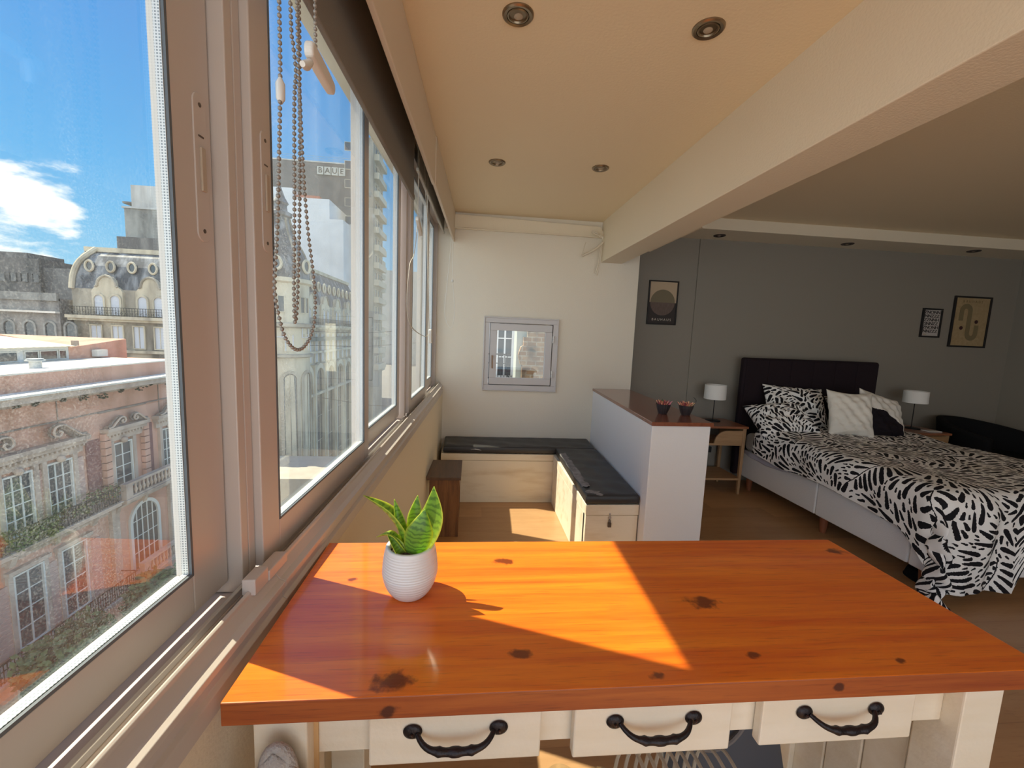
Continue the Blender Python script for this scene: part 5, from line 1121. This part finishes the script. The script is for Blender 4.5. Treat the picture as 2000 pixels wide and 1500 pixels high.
railing(lambda o_, u, z: (u, 111-o_, z), -62, -29.8, 40.6, 1.3, 0.5, t_, st=1.2, mt=M('roof_rail', (.25, .3, .33), .6))
def bal_tower(name, label, x0, x1, y0, y1, z1, mt, bm_, n_, z00, dz, loc, sx=True):
    t_ = thing(name, label, 'building', loc); MB().box(x0, x1, y0, y1, -19, z1).build('wall', mt, t_)
    for k in range(n_):
        z = z00+dz*k
        MB().box(x1, x1+.9, y0+.6, y1-.6, z-.15, z+.9).build('balcony', bm_, t_)
        for q in range(3):
            u = y0+1.2+q*(y1-y0-2.4)/2.6; win_part(lambda o_, a, zz: (x1+o_, a, zz), u, u+1.6, z+.95, z+2.3, t_, nv=2, nh=1, frame=bm_)
        for q in range(2):
            u = x1-1.2-2.6*q; win_part(lambda o_, a, zz: (a, y0-o_, zz), u-1.0, u, z+.9, z+2.2, t_, nv=1, nh=1, frame=bm_)
    return t_
bal_tower('apartment_tower', 'tall apartment tower with stacked balconies along the avenue', -20.6, -18.2, 80, 88, 34.5, conc('tan_render', (.36, .33, .27), (.22, .2, .17)), M('cream_balcony', (.46, .42, .33), .8), 13, -6, 3.1, (-22, 82, -19))
bal_tower('apartment_block', 'brownish block with greenish balconies at the right edge of the white wall', -30, -21.6, 92.5, 104, 22.5, dkb, M('greenish_balcony', (.34, .34, .27), .8), 11, -8, 3.0, (-25, 98, -19))
block('distant_block', 'pale hazy building closing the avenue in the distance', [('wall', -70, -15, 260, 300, -19, 36, M('hazy_render', (.36, .37, .36), .9, col2=(.28, .29, .28), ns=.2, det=6)), ('lower_wing', -14.9, 4, 240, 300, -19, 22, M('hazy_render', (.36, .37, .36), .9))], ctl, (-40, 270, -19))
wb_ = thing('overhead_wires', 'thin black wires crossing the avenue', 'wires', (-16, 40, -4))
for a, b_ in (((-17.9, 47, .9), (-6, 50, 1.6)), ((-17.9, 47, -.6), (-6, 50, .1)), ((-17.9, 52, -7.0), (-6, 50, -7.6))):
    MB().tube([a, ((a[0]+b_[0])/2, (a[1]+b_[1])/2, (a[2]+b_[2])/2-.3), b_], .03, 5).build('wire', iron, wb_)
# ---------------------------------------------------------------- seen through the small window
brk = bpy.data.materials.new('rubble_brick'); brk.use_nodes = True; t = brk.node_tree; b = t.nodes['Principled BSDF']; b.inputs['Roughness'].default_value = .9
tcn = t.nodes.new('ShaderNodeTexCoord'); mpn = t.nodes.new('ShaderNodeMapping'); mpn.inputs['Rotation'].default_value = (math.pi/2, 0, 0); t.links.new(tcn.outputs['Object'], mpn.inputs[0])
bt = t.nodes.new('ShaderNodeTexBrick'); t.links.new(mpn.outputs[0], bt.inputs[0]); bt.inputs['Scale'].default_value = 3.2; bt.inputs['Color1'].default_value = (.20, .11, .055, 1); bt.inputs['Color2'].default_value = (.30, .19, .10, 1); bt.inputs['Mortar'].default_value = (.30, .25, .18, 1); bt.inputs['Mortar Size'].default_value = .03
nzz = t.nodes.new('ShaderNodeTexNoise'); nzz.inputs['Scale'].default_value = 7; nzz.inputs['Detail'].default_value = 6; t.links.new(tcn.outputs['Object'], nzz.inputs[0]); xx_ = t.nodes.new('ShaderNodeMix'); xx_.data_type = 'RGBA'
r_ = t.nodes.new('ShaderNodeMapRange'); r_.inputs[1].default_value = .45; r_.inputs[2].default_value = .65; t.links.new(nzz.outputs[0], r_.inputs[0]); t.links.new(r_.outputs[0], xx_.inputs[0]); t.links.new(bt.outputs[0], xx_.inputs[6]); xx_.inputs[7].default_value = (.10, .07, .045, 1); t.links.new(xx_.outputs[2], b.inputs['Base Color'])
nb = thing('neighbour_wall', 'rough brown brick party wall with a grey rendered edge, seen through the small window', 'wall', (1.6, 7, -6))
pts = [(.86, -6), (.86, .55), (.83, .55), (.83, .95), (.80, .97), (.76, 1.12), (.80, 1.26), (.84, 1.28), (.84, 1.42), (.90, 1.42), (.90, 6), (4, 6), (4, -6)]
MB().prism(pts, 'y', 6.9, 7.3).build('brickwork', brk, nb)
MB().box(.74, 3.9, 7.05, 7.5, -6, 6).build('render', M('grey_green_render', (.36, .38, .34), .85), nb)
wh = thing('white_neighbour_building', 'bright white building with black iron balcony, seen through the small window', 'building', (.5, 16, -19))
whm = M('white_stucco', (.82, .79, .74), .8, col2=(.60, .55, .50), ns=1.2, det=6)
MB().box(-1.0, 2.6, 16, 20, -19, 9).build('wall', whm, wh)
for z0 in (-3.4, -.1):
    for u in (-.1, .95): win_part(lambda o_, a, z: (a, 16-o_, z), u, u+.55, z0, z0+2.1, wh, nv=2, nh=3, frame=whm, arch=True)
TW = lambda o_, u, z: (u, 16-o_, z)
m_ = MB(TW).box(0, .8, -.3, 1.45, -3.7, -3.5).box(0, .8, -.3, 1.45, -.35, -.2).build('balcony', whm, wh)
railing(TW, -.25, 1.4, -3.5, .9, .75, m_, st=.11); railing(TW, -.25, 1.4, -.2, .95, .75, m_, st=.11)
MB(TW).box(0, .25, 1.55, 1.75, -6, 9).build('corner_pilaster', whm, wh)
